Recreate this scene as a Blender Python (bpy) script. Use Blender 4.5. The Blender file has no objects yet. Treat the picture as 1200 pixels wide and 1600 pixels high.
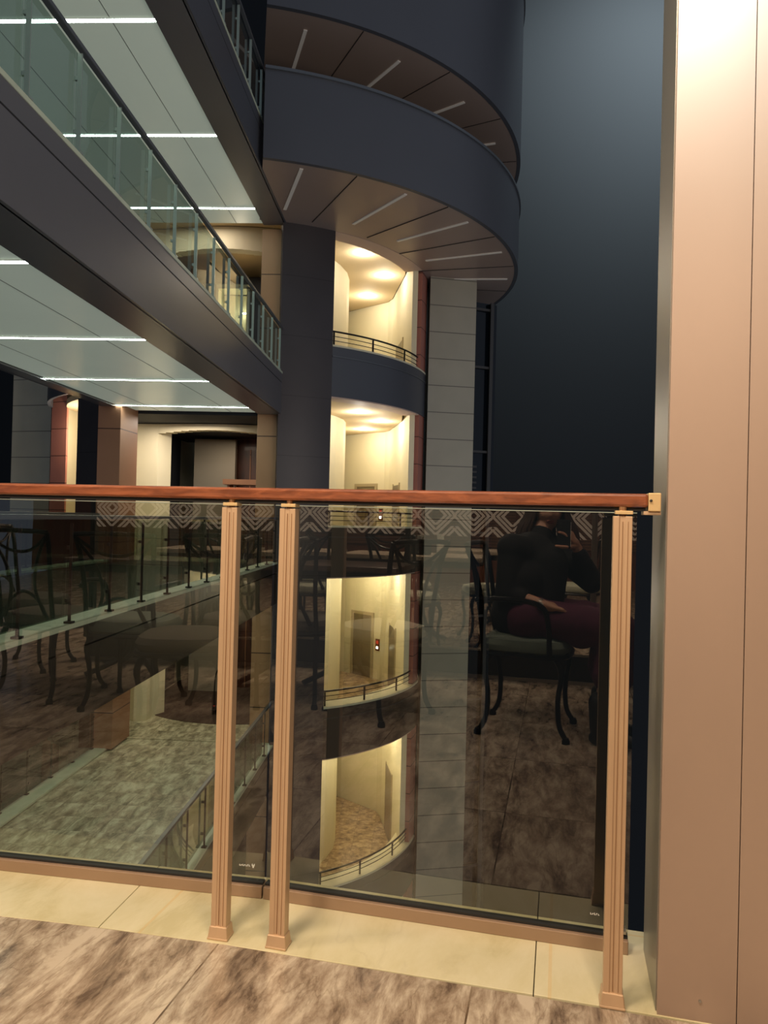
import bpy, bmesh, math, random
from mathutils import Vector, Matrix
random.seed(4)
R = math.radians; PI = math.pi
sc = bpy.context.scene
COL = sc.collection

# ------------------------------------------------------------------ materials
def srgb(r, g, b):
    f = lambda c: (c/255/12.92) if c/255 <= .04045 else ((c/255+.055)/1.055)**2.4
    return (f(r), f(g), f(b), 1)

def mat(name, col, rough=.5, metal=0., spec=.5, emit=None, es=0., noise=None, bump=0., coat=0.):
    """noise = (scale, amount, stretch xyz) darkens / lightens the base colour."""
    m = bpy.data.materials.new(name); m.use_nodes = True
    nt = m.node_tree; b = nt.nodes['Principled BSDF']
    b.inputs['Base Color'].default_value = col
    b.inputs['Roughness'].default_value = rough
    b.inputs['Metallic'].default_value = metal
    b.inputs['Specular IOR Level'].default_value = spec
    b.inputs['Coat Weight'].default_value = coat
    if emit:
        b.inputs['Emission Color'].default_value = emit
        b.inputs['Emission Strength'].default_value = es
    if noise:
        tc = nt.nodes.new('ShaderNodeTexCoord'); mp = nt.nodes.new('ShaderNodeMapping')
        nt.links.new(tc.outputs['Object'], mp.inputs['Vector'])
        mp.inputs['Scale'].default_value = noise[2] if len(noise) > 2 else (1, 1, 1)
        n = nt.nodes.new('ShaderNodeTexNoise'); n.inputs['Scale'].default_value = noise[0]
        n.inputs['Detail'].default_value = 6
        nt.links.new(mp.outputs[0], n.inputs['Vector'])
        rp = nt.nodes.new('ShaderNodeValToRGB')
        a = noise[1]
        rp.color_ramp.elements[0].position = .3; rp.color_ramp.elements[1].position = .7
        rp.color_ramp.elements[0].color = (col[0]*(1-a), col[1]*(1-a), col[2]*(1-a), 1)
        rp.color_ramp.elements[1].color = (min(1, col[0]*(1+a)), min(1, col[1]*(1+a)), min(1, col[2]*(1+a)), 1)
        nt.links.new(n.outputs['Fac'], rp.inputs[0]); nt.links.new(rp.outputs[0], b.inputs['Base Color'])
        if bump:
            bp = nt.nodes.new('ShaderNodeBump'); bp.inputs['Strength'].default_value = bump
            bp.inputs['Distance'].default_value = .01
            nt.links.new(n.outputs['Fac'], bp.inputs['Height']); nt.links.new(bp.outputs[0], b.inputs['Normal'])
    return m

def stone_floor(name, c_dark, c_mid, c_light, rot, vein, scale=1., tile=(.6, .6), off=(0, 0), rough=.25, grout=.5, jw=.004, joints=True):
    """veined stone tiles: stretched noise along the vein direction plus thin joints"""
    m = bpy.data.materials.new(name); m.use_nodes = True
    nt = m.node_tree; N = nt.nodes.new; L = nt.links.new
    b = nt.nodes['Principled BSDF']; b.inputs['Roughness'].default_value = rough
    tc = N('ShaderNodeTexCoord')
    mp = N('ShaderNodeMapping'); mp.inputs['Rotation'].default_value = (0, 0, rot)
    L(tc.outputs['Object'], mp.inputs['Vector'])
    # per-tile shift
    br = N('ShaderNodeTexBrick'); br.offset = .0; br.squash = 1
    br.inputs['Color1'].default_value = (0, 0, 0, 1); br.inputs['Color2'].default_value = (1, 1, 1, 1)
    br.inputs['Mortar'].default_value = (.5, .5, .5, 1)
    br.inputs['Scale'].default_value = 1
    br.inputs['Brick Width'].default_value = tile[0]; br.inputs['Row Height'].default_value = tile[1]
    br.inputs['Mortar Size'].default_value = jw; br.inputs['Mortar Smooth'].default_value = 0
    br.inputs['Bias'].default_value = 0
    mo = N('ShaderNodeMapping'); mo.inputs['Location'].default_value = (off[0], off[1], 0)
    L(mp.outputs[0], mo.inputs['Vector']); L(mo.outputs[0], br.inputs['Vector'])
    sep = N('ShaderNodeSeparateColor'); L(br.outputs['Color'], sep.inputs[0])
    mul = N('ShaderNodeMath'); mul.operation = 'MULTIPLY'; mul.inputs[1].default_value = 7.3 if joints else 0
    L(sep.outputs[0], mul.inputs[0])
    cmb = N('ShaderNodeCombineXYZ'); L(mul.outputs[0], cmb.inputs[0]); L(mul.outputs[0], cmb.inputs[2])
    add = N('ShaderNodeVectorMath'); add.operation = 'ADD'
    L(mp.outputs[0], add.inputs[0]); L(cmb.outputs[0], add.inputs[1])
    st = N('ShaderNodeMapping'); st.inputs['Rotation'].default_value = (0, 0, vein[0]); st.inputs['Scale'].default_value = (vein[1], vein[2], 1)
    L(add.outputs[0], st.inputs['Vector'])
    n1 = N('ShaderNodeTexNoise'); n1.inputs['Scale'].default_value = 3.2*scale; n1.inputs['Detail'].default_value = 9
    n1.inputs['Roughness'].default_value = .68; n1.inputs['Distortion'].default_value = .35
    L(st.outputs[0], n1.inputs['Vector'])
    rp = N('ShaderNodeValToRGB'); e = rp.color_ramp.elements
    e[0].position = .36; e[0].color = c_dark; e[1].position = .62; e[1].color = c_light
    k = e.new(.47); k.color = c_mid
    L(n1.outputs['Fac'], rp.inputs[0])
    # thin dark cracks
    n2 = N('ShaderNodeTexNoise'); n2.inputs['Scale'].default_value = 2.1*scale; n2.inputs['Detail'].default_value = 7; n2.inputs['Distortion'].default_value = .5
    L(st.outputs[0], n2.inputs['Vector'])
    r2 = N('ShaderNodeValToRGB'); q = r2.color_ramp.elements
    q[0].position = .485; q[0].color = (1, 1, 1, 1); q[1].position = .515; q[1].color = (1, 1, 1, 1)
    k = q.new(.5); k.color = (.45, .4, .35, 1)
    L(n2.outputs['Fac'], r2.inputs[0])
    mx = N('ShaderNodeMix'); mx.data_type = 'RGBA'; mx.blend_type = 'MULTIPLY'; mx.inputs[0].default_value = .45 if joints else .1
    L(rp.outputs[0], mx.inputs[6]); L(r2.outputs[0], mx.inputs[7])
    m2 = N('ShaderNodeMix'); m2.data_type = 'RGBA'; m2.blend_type = 'MULTIPLY'
    L(br.outputs['Fac'], m2.inputs[0]); L(mx.outputs[2], m2.inputs[6]); m2.inputs[7].default_value = (grout, grout*.9, grout*.8, 1)
    L(m2.outputs[2], b.inputs['Base Color'])
    return m

def panels(name, col, joint, row, rough=.5, z_off=0., metal=0., jw=.012, spec=.4):
    """cladding with horizontal joints every `row` metres"""
    m = mat(name, col, rough, metal, spec)
    nt = m.node_tree; N = nt.nodes.new; L = nt.links.new
    tc = N('ShaderNodeTexCoord'); s = N('ShaderNodeSeparateXYZ'); L(tc.outputs['Object'], s.inputs[0])
    a = N('ShaderNodeMath'); a.operation = 'ADD'; a.inputs[1].default_value = 100*row - z_off; L(s.outputs[2], a.inputs[0])
    mo = N('ShaderNodeMath'); mo.operation = 'MODULO'; mo.inputs[1].default_value = row; L(a.outputs[0], mo.inputs[0])
    lt = N('ShaderNodeMath'); lt.operation = 'LESS_THAN'; lt.inputs[1].default_value = jw*2; L(mo.outputs[0], lt.inputs[0])
    n = N('ShaderNodeTexNoise'); n.inputs['Scale'].default_value = 1.3
    L(tc.outputs['Object'], n.inputs['Vector'])
    mm = N('ShaderNodeMix'); mm.data_type = 'RGBA'; L(n.outputs['Fac'], mm.inputs[0])
    mm.inputs[6].default_value = tuple(c*.85 for c in col[:3])+(1,); mm.inputs[7].default_value = tuple(min(1, c*1.12) for c in col[:3])+(1,)
    mx = N('ShaderNodeMix'); mx.data_type = 'RGBA'; L(lt.outputs[0], mx.inputs[0]); L(mm.outputs[2], mx.inputs[6])
    mx.inputs[7].default_value = joint
    L(mx.outputs[2], nt.nodes['Principled BSDF'].inputs['Base Color'])
    return m

def glass(name, tint, f0, rough=0., dirt=0.):
    """thin sheet of float glass: tinted see-through plus mirror reflection rising with angle"""
    m = bpy.data.materials.new(name); m.use_nodes = True
    nt = m.node_tree; nt.nodes.clear(); N = nt.nodes.new; L = nt.links.new
    o = N('ShaderNodeOutputMaterial'); t = N('ShaderNodeBsdfTransparent'); t.inputs[0].default_value = tint
    g = N('ShaderNodeBsdfGlossy'); g.inputs['Roughness'].default_value = rough
    lw = N('ShaderNodeLayerWeight'); lw.inputs['Blend'].default_value = .5
    pw = N('ShaderNodeMath'); pw.operation = 'POWER'; pw.inputs[1].default_value = 4; L(lw.outputs['Facing'], pw.inputs[0])
    ma = N('ShaderNodeMath'); ma.operation = 'MULTIPLY_ADD'; ma.inputs[1].default_value = 1-f0; ma.inputs[2].default_value = f0
    L(pw.outputs[0], ma.inputs[0])
    mx = N('ShaderNodeMixShader'); L(ma.outputs[0], mx.inputs[0]); L(t.outputs[0], mx.inputs[1]); L(g.outputs[0], mx.inputs[2])
    out = mx
    if dirt:
        d = N('ShaderNodeBsdfDiffuse'); d.inputs[0].default_value = (.5, .52, .45, 1)
        m2 = N('ShaderNodeMixShader'); m2.inputs[0].default_value = dirt
        L(mx.outputs[0], m2.inputs[1]); L(d.outputs[0], m2.inputs[2]); out = m2
    L(out.outputs[0], o.inputs[0])
    return m

def wood(name, c1, c2, stretch, rough=.35, coat=.3, scale=30):
    m = mat(name, c1, rough, coat=coat)
    nt = m.node_tree; N = nt.nodes.new; L = nt.links.new
    tc = N('ShaderNodeTexCoord'); mp = N('ShaderNodeMapping'); mp.inputs['Scale'].default_value = stretch
    L(tc.outputs['Object'], mp.inputs[0])
    n = N('ShaderNodeTexNoise'); n.inputs['Scale'].default_value = scale; n.inputs['Detail'].default_value = 5; n.inputs['Distortion'].default_value = .6
    L(mp.outputs[0], n.inputs['Vector'])
    rp = N('ShaderNodeValToRGB'); rp.color_ramp.elements[0].position = .35; rp.color_ramp.elements[1].position = .68
    rp.color_ramp.elements[0].color = c1; rp.color_ramp.elements[1].color = c2
    L(n.outputs['Fac'], rp.inputs[0]); L(rp.outputs[0], nt.nodes['Principled BSDF'].inputs['Base Color'])
    return m

M = {}
M['tile'] = stone_floor('brown_veined_tile', srgb(102, 86, 73), srgb(152, 134, 115), srgb(200, 186, 166), R(10.7), (R(-14), 2.6, .8), 2.0, (.62, .62), (.17, .1), rough=.16, jw=.0022)
M['marble'] = stone_floor('cream_marble', srgb(200, 190, 150), srgb(212, 203, 166), srgb(220, 212, 180), R(10.7), (R(70), 1.2, .6), 1.1, (1, 1), rough=.22, joints=False, grout=1)
M['bridge_tile'] = stone_floor('grey_brown_floor_tile', srgb(104, 100, 80), srgb(162, 156, 130), srgb(222, 216, 188), 0, (0, 2.2, .8), .75, (.6, .6), rough=.35, jw=.003)
M['deck_dark'] = mat('darkened_deck_tile', srgb(66, 62, 56), .4, noise=(2, .2))  # deck darkened in colour for the dim view through the glass
M['patch_tile'] = stone_floor('brown_patchy_floor', srgb(105, 80, 60), srgb(150, 125, 98), srgb(195, 172, 138), 0, (0, 1, 1), 1.3, (.6, .6), rough=.35)
M['rail_wood'] = wood('varnished_red_wood', srgb(112, 60, 36), srgb(152, 88, 56), (.35, 4, 4), .3, .5, 22)
M['bronze'] = mat('champagne_bronze_metal', srgb(202, 172, 140), .38, .3, noise=(20, .06, (1, 1, .1)))
M['bronze_dark'] = mat('bronze_groove', srgb(150, 112, 78), .4, .3)
M['brass'] = mat('bright_brass', srgb(244, 214, 160), .25, .45)
M['gasket'] = mat('black_rubber', srgb(34, 34, 34), .5)
M['channel'] = mat('taupe_metal_channel', srgb(158, 132, 110), .4, .2)
M['pier'] = mat('beige_painted_metal', srgb(172, 150, 134), .42, .15, noise=(2.2, .05, (1, 1, .5)), bump=.02)
M['pier_side'] = mat('grey_metal_edge', srgb(150, 146, 138), .35, .5)
M['glass_near'] = glass('smoked_safety_glass', (.64, .65, .54, 1), .15)
M['glass_bridge'] = glass('green_tinted_glass', (.40, .50, .47, 1), .05, 0, .03)
M['glass_plain'] = glass('clear_glass', (.85, .87, .85, 1), .05)
M['glass_dark'] = mat('dark_window_glass', srgb(14, 20, 26), .12)
M['soffit'] = mat('glowing_soffit_panel', srgb(200, 206, 196), .3, .0, emit=srgb(212, 226, 206), es=.21, noise=(.6, .04))  # panels are no lamps; emission added to brighten the underside
M['fascia'] = mat('taupe_metal_cladding', srgb(112, 110, 112), .3, .2, noise=(.5, .06))
M['fascia_dark'] = mat('slate_metal_cladding', srgb(84, 86, 92), .4, .1, noise=(.4, .05))
M['fascia_brown'] = mat('darkened_brown_cladding', srgb(58, 50, 44), .4, .1, noise=(.4, .05))  # darker copy of the cladding, offsets fill light on lower storeys
M['rim'] = mat('slate_edge_trim', srgb(104, 108, 112), .35, .4)
M['outer_soffit'] = mat('bronze_grey_soffit', srgb(170, 150, 138), .38, .2, noise=(.4, .05))
M['dull_strip'] = mat('faint_glow_diffuser', srgb(214, 208, 198), .5, emit=srgb(220, 210, 200), es=.05)  # strips are switched off; faint emission lifts their tone
M['joint'] = mat('dark_joint', srgb(60, 55, 52), .7)
M['joint_pale'] = mat('grey_joint', srgb(150, 152, 146), .7)
M['ledge'] = mat('pale_green_stone_coping', srgb(196, 204, 178), .5, noise=(3, .08))
M['post'] = mat('satin_steel', srgb(188, 200, 188), .3, .6)
M['post_dark'] = mat('dark_steel', srgb(26, 25, 24), .5, .2)
M['glass_bridge_dark'] = glass('dark_green_glass', (.24, .30, .25, 1), .05, 0, .01)
M['mullion'] = mat('dull_mullion', srgb(66, 64, 62), .5)
M['cream'] = mat('cream_plaster', srgb(232, 222, 190), .75, noise=(1.2, .03))
M['ceil_cream'] = mat('warm_ceiling_paint', srgb(214, 192, 152), .8)
M['lintel'] = mat('rosy_lintel_plaster', srgb(206, 180, 164), .7)
M['coping'] = mat('cream_coping', srgb(226, 218, 186), .55, noise=(4, .06))
M['iron_rail'] = mat('dark_iron', srgb(38, 34, 32), .4, .5)
M['terracotta'] = panels('terracotta_panels', srgb(184, 120, 104), srgb(100, 64, 56), .78)
M['tower'] = panels('pale_stone_panels', srgb(176, 170, 152), srgb(108, 104, 96), .78)
M['tanstone'] = panels('tan_stone_panels', srgb(172, 132, 96), srgb(70, 48, 36), 1.32, z_off=.6)
M['mahogany'] = panels('red_brown_panels', srgb(156, 112, 84), srgb(70, 40, 30), 1.32, z_off=.6)
M['pierdark'] = panels('dark_brown_drum_cladding', srgb(70, 66, 68), srgb(56, 52, 54), 1.45, .42, metal=.2, jw=.008)
M['dark_wood'] = wood('dark_mahogany_panelling', srgb(58, 30, 20), srgb(88, 48, 32), (1, 1, .2), .4, .1, 6)
M['greywall'] = mat('grey_plaster', srgb(150, 142, 128), .8)
M['lobbydark'] = mat('dark_lobby_wall', srgb(34, 38, 46), .7)
M['carpet'] = mat('dark_brown_carpet', srgb(66, 48, 40), .95, noise=(60, .25))
M['lift'] = mat('brushed_lift_door', srgb(148, 136, 116), .35, .5)
M['lift_frame'] = mat('lift_frame', srgb(190, 176, 146), .4, .3)
M['white_em'] = mat('cool_white_diffuser', (1, 1, 1, 1), .5, emit=(.84, 1, .91, 1), es=30)
M['warm_em'] = mat('warm_lamp', (1, 1, 1, 1), .5, emit=(1, .86, .62, 1), es=30)
M['red_em'] = mat('lit_red_indicator', srgb(160, 30, 20), .5, emit=(1, .1, .05, 1), es=.6)
M['plate'] = mat('brown_button_plate', srgb(120, 70, 44), .4, .4)
M['white'] = mat('white_plastic', srgb(235, 235, 228), .4)
M['etch'] = mat('glowing_etched_mark', srgb(220, 214, 200), .8, emit=srgb(200, 190, 170), es=.25)  # marks given a faint glow of their own
M['void'] = mat('dark_backdrop', srgb(52, 54, 56), 1, spec=.0)
M['iron'] = mat('black_wrought_iron', srgb(26, 23, 22), .35, .5)
M['cush'] = mat('pale_sage_upholstery', srgb(168, 168, 148), .85, noise=(40, .06))
M['cush2'] = mat('sage_upholstery', srgb(112, 124, 112), .85, noise=(40, .06))
M['cush3'] = mat('dark_taupe_upholstery', srgb(84, 78, 68), .85, noise=(40, .06))
M['ttop'] = wood('dark_table_top', srgb(60, 44, 36), srgb(92, 70, 56), (1, .2, 1), .3, .2, 14)
M['ttop_light'] = mat('grey_stone_table_top', srgb(170, 154, 136), .3, noise=(6, .1))
M['plinth'] = mat('black_plinth', srgb(22, 20, 20), .3)
M['steel'] = mat('dull_steel_trim', srgb(150, 142, 132), .3, .7)
M['frost'] = mat('glowing_frosted_film', srgb(235, 222, 208), .8, emit=srgb(220, 200, 180), es=.2)  # film given its own glow so its reflection reads brighter
M['blind'] = panels('brown_slatted_blind', srgb(120, 82, 64), srgb(54, 34, 28), .05, jw=.006)
M['cafewall'] = mat('brown_cafe_wall', srgb(112, 66, 48), .7, noise=(1.4, .15))
M['cafeceil'] = mat('cafe_ceiling_paint', srgb(150, 140, 128), .8)
M['leather'] = mat('brown_box_leather', srgb(96, 70, 56), .6)
M['black'] = mat('matte_black', srgb(20, 20, 22), .6)
M['paper'] = mat('white_paper', srgb(235, 232, 222), .8)
M['skin'] = mat('skin', srgb(196, 150, 124), .5, noise=(8, .05))
M['jacket'] = mat('black_knit', srgb(20, 20, 24), .9, noise=(80, .2))
M['skirt'] = mat('plum_cloth', srgb(80, 28, 56), .85, noise=(30, .12))
M['hair'] = mat('dark_brown_hair', srgb(74, 54, 44), .5, noise=(60, .3, (1, 1, .1)))
M['lips'] = mat('lip_colour', srgb(150, 72, 66), .4)
M['eye'] = mat('eye_white', srgb(225, 222, 215), .2)
M['iris'] = mat('brown_iris', srgb(50, 32, 22), .2)
M['phone'] = mat('phone_body', srgb(60, 60, 66), .2, .5)
M['red'] = mat('red_wheel', srgb(190, 50, 40), .5)

# ------------------------------------------------------------------ mesh helpers
def NB(): return bmesh.new()

def box(bm, c, s, rz=0., bev=0.):
    r = bmesh.ops.create_cube(bm, size=1)
    bmesh.ops.transform(bm, matrix=Matrix.Translation(c) @ Matrix.Rotation(rz, 4, 'Z') @ Matrix.Diagonal((*s, 1)), verts=r['verts'])
    if bev:
        es = {e for v in r['verts'] for e in v.link_edges}
        bmesh.ops.bevel(bm, geom=list(es), offset=bev, segments=2, affect='EDGES', profile=.6)

def prism(bm, pts, z0, z1):
    lo = [bm.verts.new((x, y, z0)) for x, y in pts]; hi = [bm.verts.new((x, y, z1)) for x, y in pts]
    n = len(pts)
    for i in range(n):
        j = (i+1) % n
        bm.faces.new((lo[i], lo[j], hi[j], hi[i]))
    bm.faces.new(hi); bm.faces.new(lo[::-1])

def wallstrip(bm, pts, th, z0, z1):
    """a wall of thickness th along a polyline (to its left side)"""
    P = [Vector(p) for p in pts]; off = []
    for i, p in enumerate(P):
        a = P[max(0, i-1)]; b = P[min(len(P)-1, i+1)]
        d = (b-a).normalized(); off.append(p+Vector((-d.y, d.x))*th)
    for i in range(len(P)-1):
        prism(bm, [P[i], P[i+1], off[i+1], off[i]], z0, z1)

def ring(bm, C, r0, r1, a0, a1, z0, z1, n=40, zf=None):
    """ring sector solid, angles in degrees; zf(t) may change the low z along it"""
    rows = []
    for i in range(n+1):
        t = i/n; a = R(a0+(a1-a0)*t); c, s = math.cos(a), math.sin(a)
        zl = zf(t) if zf else z0
        rows.append([bm.verts.new((C[0]+r*c, C[1]+r*s, z)) for r, z in ((r0, zl), (r1, zl), (r1, z1), (r0, z1))])
    for i in range(n):
        for k in range(4):
            bm.faces.new((rows[i][k], rows[i+1][k], rows[i+1][(k+1) % 4], rows[i][(k+1) % 4]))
    bm.faces.new(rows[0][::-1]); bm.faces.new(rows[-1])

def tube(bm, pts, r, n=8, cap=True):
    P = [Vector(p) for p in pts]; rs = r if isinstance(r, (list, tuple)) else [r]*len(P)
    t0 = (P[1]-P[0]).normalized(); u = t0.orthogonal().normalized(); rows = []
    for i, p in enumerate(P):
        t = (P[min(i+1, len(P)-1)]-P[max(i-1, 0)]).normalized()
        u = (u-t*u.dot(t)).normalized(); v = t.cross(u)
        rows.append([bm.verts.new(p+(u*math.cos(2*PI*k/n)+v*math.sin(2*PI*k/n))*rs[i]) for k in range(n)])
    for i in range(len(P)-1):
        for k in range(n):
            bm.faces.new((rows[i][k], rows[i][(k+1) % n], rows[i+1][(k+1) % n], rows[i+1][k]))
    if cap: bm.faces.new(rows[0][::-1]); bm.faces.new(rows[-1])

def spline(pts, n=6):
    P = [Vector(p) for p in pts]; out = []
    for i in range(len(P)-1):
        p0 = P[max(i-1, 0)]; p1 = P[i]; p2 = P[i+1]; p3 = P[min(i+2, len(P)-1)]
        for k in range(n):
            t = k/n
            out.append(.5*((2*p1)+(p2-p0)*t+(2*p0-5*p1+4*p2-p3)*t*t+(3*p1-p0-3*p2+p3)*t**3))
    return out+[P[-1]]

def lathe(bm, prof, c=(0, 0, 0), n=20):
    rows = [[bm.verts.new((c[0]+r*math.cos(2*PI*k/n), c[1]+r*math.sin(2*PI*k/n), c[2]+z)) for k in range(n)] for r, z in prof]
    for i in range(len(prof)-1):
        for k in range(n):
            bm.faces.new((rows[i][k], rows[i][(k+1) % n], rows[i+1][(k+1) % n], rows[i+1][k]))
    if prof[0][0] > 1e-4: bm.faces.new(rows[0][::-1])
    if prof[-1][0] > 1e-4: bm.faces.new(rows[-1])

def ob(name, bm, m, parent=None, smooth=False, bevel=0.):
    bmesh.ops.remove_doubles(bm, verts=bm.verts, dist=1e-6)
    bmesh.ops.recalc_face_normals(bm, faces=bm.faces)
    me = bpy.data.meshes.new(name); bm.to_mesh(me); bm.free()
    me.materials.append(M[m])
    o = bpy.data.objects.new(name, me); COL.objects.link(o)
    if smooth:
        me.polygons.foreach_set('use_smooth', [True]*len(me.polygons))
        md = o.modifiers.new('n', 'EDGE_SPLIT'); md.split_angle = R(40)
    if bevel:
        b = o.modifiers.new('b', 'BEVEL'); b.width = bevel; b.segments = 2; b.limit_method = 'ANGLE'
    if parent is not None: o.parent = parent
    return o

def tag(o, label, cat, group=None):
    o['label'] = label; o['category'] = cat
    if group: o['group'] = group
    return o

def empty(name, label, cat, group=None, loc=(0, 0, 0), rz=0.):
    o = bpy.data.objects.new(name, None); COL.objects.link(o); o.empty_display_size = .1
    o.location = loc; o.rotation_euler = (0, 0, rz)
    return tag(o, label, cat, group)

def struct(name, bm, m, smooth=False, parent=None, bevel=0.):
    o = ob(name, bm, m, parent, smooth, bevel)
    if parent is None: o['kind'] = 'structure'
    return o

def area(name, loc, size, power, col, rot=(0, 0, 0), spread=180):
    l = bpy.data.lights.new(name, 'AREA'); l.shape = 'RECTANGLE'; l.size, l.size_y = size; l.energy = power; l.color = col
    l.spread = R(spread)
    o = bpy.data.objects.new(name, l); COL.objects.link(o); o.location = loc; o.rotation_euler = rot
    return o

def aim(loc, tgt):
    return (Vector(tgt)-Vector(loc)).to_track_quat('-Z', 'Y').to_euler()

def spot(name, loc, tgt, power, col, ang=60, blend=.8, rad=.1):
    l = bpy.data.lights.new(name, 'SPOT'); l.energy = power; l.color = col; l.spot_size = R(ang); l.spot_blend = blend
    l.shadow_soft_size = rad
    o = bpy.data.objects.new(name, l); COL.objects.link(o); o.location = loc; o.rotation_euler = aim(loc, tgt)
    return o

def point(name, loc, power, col, rad=.08):
    l = bpy.data.lights.new(name, 'POINT'); l.energy = power; l.color = col; l.shadow_soft_size = rad
    o = bpy.data.objects.new(name, l); COL.objects.link(o); o.location = loc
    return o

# ------------------------------------------------------------------ directions of the near balustrade
# eye height is z = 0, the cafe floor lies 1.05 m below it
G = -1.05
AR, AL = R(10.7), R(6.2)
nR = Vector((math.sin(AR), math.cos(AR), 0)); tR = Vector((math.cos(AR), -math.sin(AR), 0))
nL = Vector((math.sin(AL), math.cos(AL), 0)); tL = Vector((math.cos(AL), -math.sin(AL), 0))
BEND = Vector((-.40, 2.035, 0))              # where the two straight runs of glass meet
def PR(s, n, z=0): return BEND+tR*s+nR*n+Vector((0, 0, z))
def PL(s, n, z=0): return BEND+tL*s+nL*n+Vector((0, 0, z))   # s < 0 runs to the left
def two(P): return (P.x, P.y)

# ================================================================== NEAR SIDE
# --- floor of the cafe
bm = NB()
EDGE = -.235
pts = [two(PL(-3.6, EDGE)), two(PL(-.5, EDGE+.005)), two(PR(.0, EDGE-.01)), two(PR(2.6, EDGE)), two(PR(2.6, -11)), two(PR(-6.5, -11)), two(PL(-5.2, -3))]
pts[0] = two(PL(-5.2, EDGE-.05)); pts[1] = two(PL(-.5, EDGE-.0))
prism(bm, pts, G-.25, G)
struct('floor', bm, 'tile')
# --- marble ledge under the balustrade, three slabs
def slab(name, a, b):
    bm = NB(); prism(bm, [a[0], b[0], b[1], a[1]], G-.25, G+.001)
    return struct(name, bm, 'marble', bevel=.0015)
j0 = (two(PL(-5.2, EDGE-.05)), two(PL(-5.2, .10)))
j1 = (two(PL(-.36, EDGE)), two(PL(-.36, .10)))
j1b = (two(PL(-.358, EDGE)), two(PL(-.358, .10)))
j2 = (two(PR(.735, EDGE)), two(PR(.735, .10)))
j2b = (two(PR(.737, EDGE)), two(PR(.737, .10)))
j3 = (two(PR(2.6, EDGE)), two(PR(2.6, .10)))
slab('trim_1', j0, j1)
bm = NB(); prism(bm, [j1b[0], two(PR(0, EDGE-.01)), j2[0], j2[1], two(PR(0, .10)), j1b[1]], G-.25, G+.001); struct('trim_2', bm, 'marble', bevel=.0015)
slab('trim_3', j2b, j3)

# --- glass panes in their channel
def pane(P, s0, s1, label, marks, P0=None):
    g = empty('balustrade_glass', label, 'glass panel', None, P(s0, 0, G))
    inv = Matrix.Translation(-g.location)
    def add(name, bm, m, **k):
        bmesh.ops.transform(bm, matrix=inv, verts=bm.verts); return ob(name, bm, m, g, **k)
    bm = NB()
    vs = [bm.verts.new(P(s, .0, z)) for s, z in ((s0, G+.03), (s1, G+.03), (s1, .028), (s0, .028))]
    bm.faces.new(vs)
    pn = add('pane', bm, 'glass_near')
    ang = AR if P is PR else AL
    # polished top edge
    bm = NB(); prism(bm, [two(P(s0, -.004)), two(P(s1, -.004)), two(P(s1, .004)), two(P(s0, .004))], .028, .030); add('polished_edge', bm, 'post')
    # channel and rubber gasket
    e = .0
    bm = NB(); prism(bm, [two(P(s0-.0, -.022)), two(P(s1+.0, -.022)), two(P(s1, .022)), two(P(s0, .022))], G+.001, G+.034)
    add('channel', bm, 'channel', bevel=.002)
    bm = NB(); prism(bm, [two(P(s0+.001, -.011)), two(P(s1-.001, -.011)), two(P(s1-.001, .011)), two(P(s0+.001, .011))], G+.034, G+.040)
    add('gasket', bm, 'gasket')
    for (sm, zm, w, tulip) in marks:
        bm = NB()
        x = sm; k = 0
        while x < sm+w:                     # row of tiny etched letter strokes
            h = (.0045, .0035, .0052)[k % 3]
            prism(bm, [two(P(x, -.003)), two(P(x+.0016, -.003)), two(P(x+.0016, -.0022)), two(P(x, -.0022))], zm, zm+h)
            prism(bm, [two(P(x, -.003)), two(P(x+.0036, -.003)), two(P(x+.0036, -.0022)), two(P(x, -.0022))], zm+(.0, h-.001)[k % 2], zm+.001+(.0, h-.001)[k % 2])
            x += .0046; k += 1
        if tulip:
            q = x+.004
            for dx, hh in ((0, .008), (.003, .005), (.006, .008)):
                prism(bm, [two(P(q+dx, -.003)), two(P(q+dx+.002, -.003)), two(P(q+dx+.002, -.0022)), two(P(q+dx, -.0022))], zm+.002, zm+hh)
            prism(bm, [two(P(q+.002, -.003)), two(P(q+.006, -.003)), two(P(q+.006, -.0022)), two(P(q+.002, -.0022))], zm-.003, zm+.003)
        add('etched_mark', bm, 'etch')
    return g
pane(PL, -2.4, -.003, 'long smoked glass pane of the near balustrade, left of the pair of bronze posts', [(-.075, G+.077, .030, True)])
g2 = pane(PR, .003, .955, 'smoked glass pane between the pair of bronze posts and the single right post', [(.865, G+.078, .022, False)])
# small end stop where the channel ends
bm = NB(); prism(bm, [two(PR(.93, -.014)), two(PR(.95, -.014)), two(PR(.95, .014)), two(PR(.93, .014))], G+.046, G+.054)
bmesh.ops.transform(bm, matrix=Matrix.Translation(-g2.location), verts=bm.verts); ob('end_stop', bm, 'steel', g2)

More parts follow.
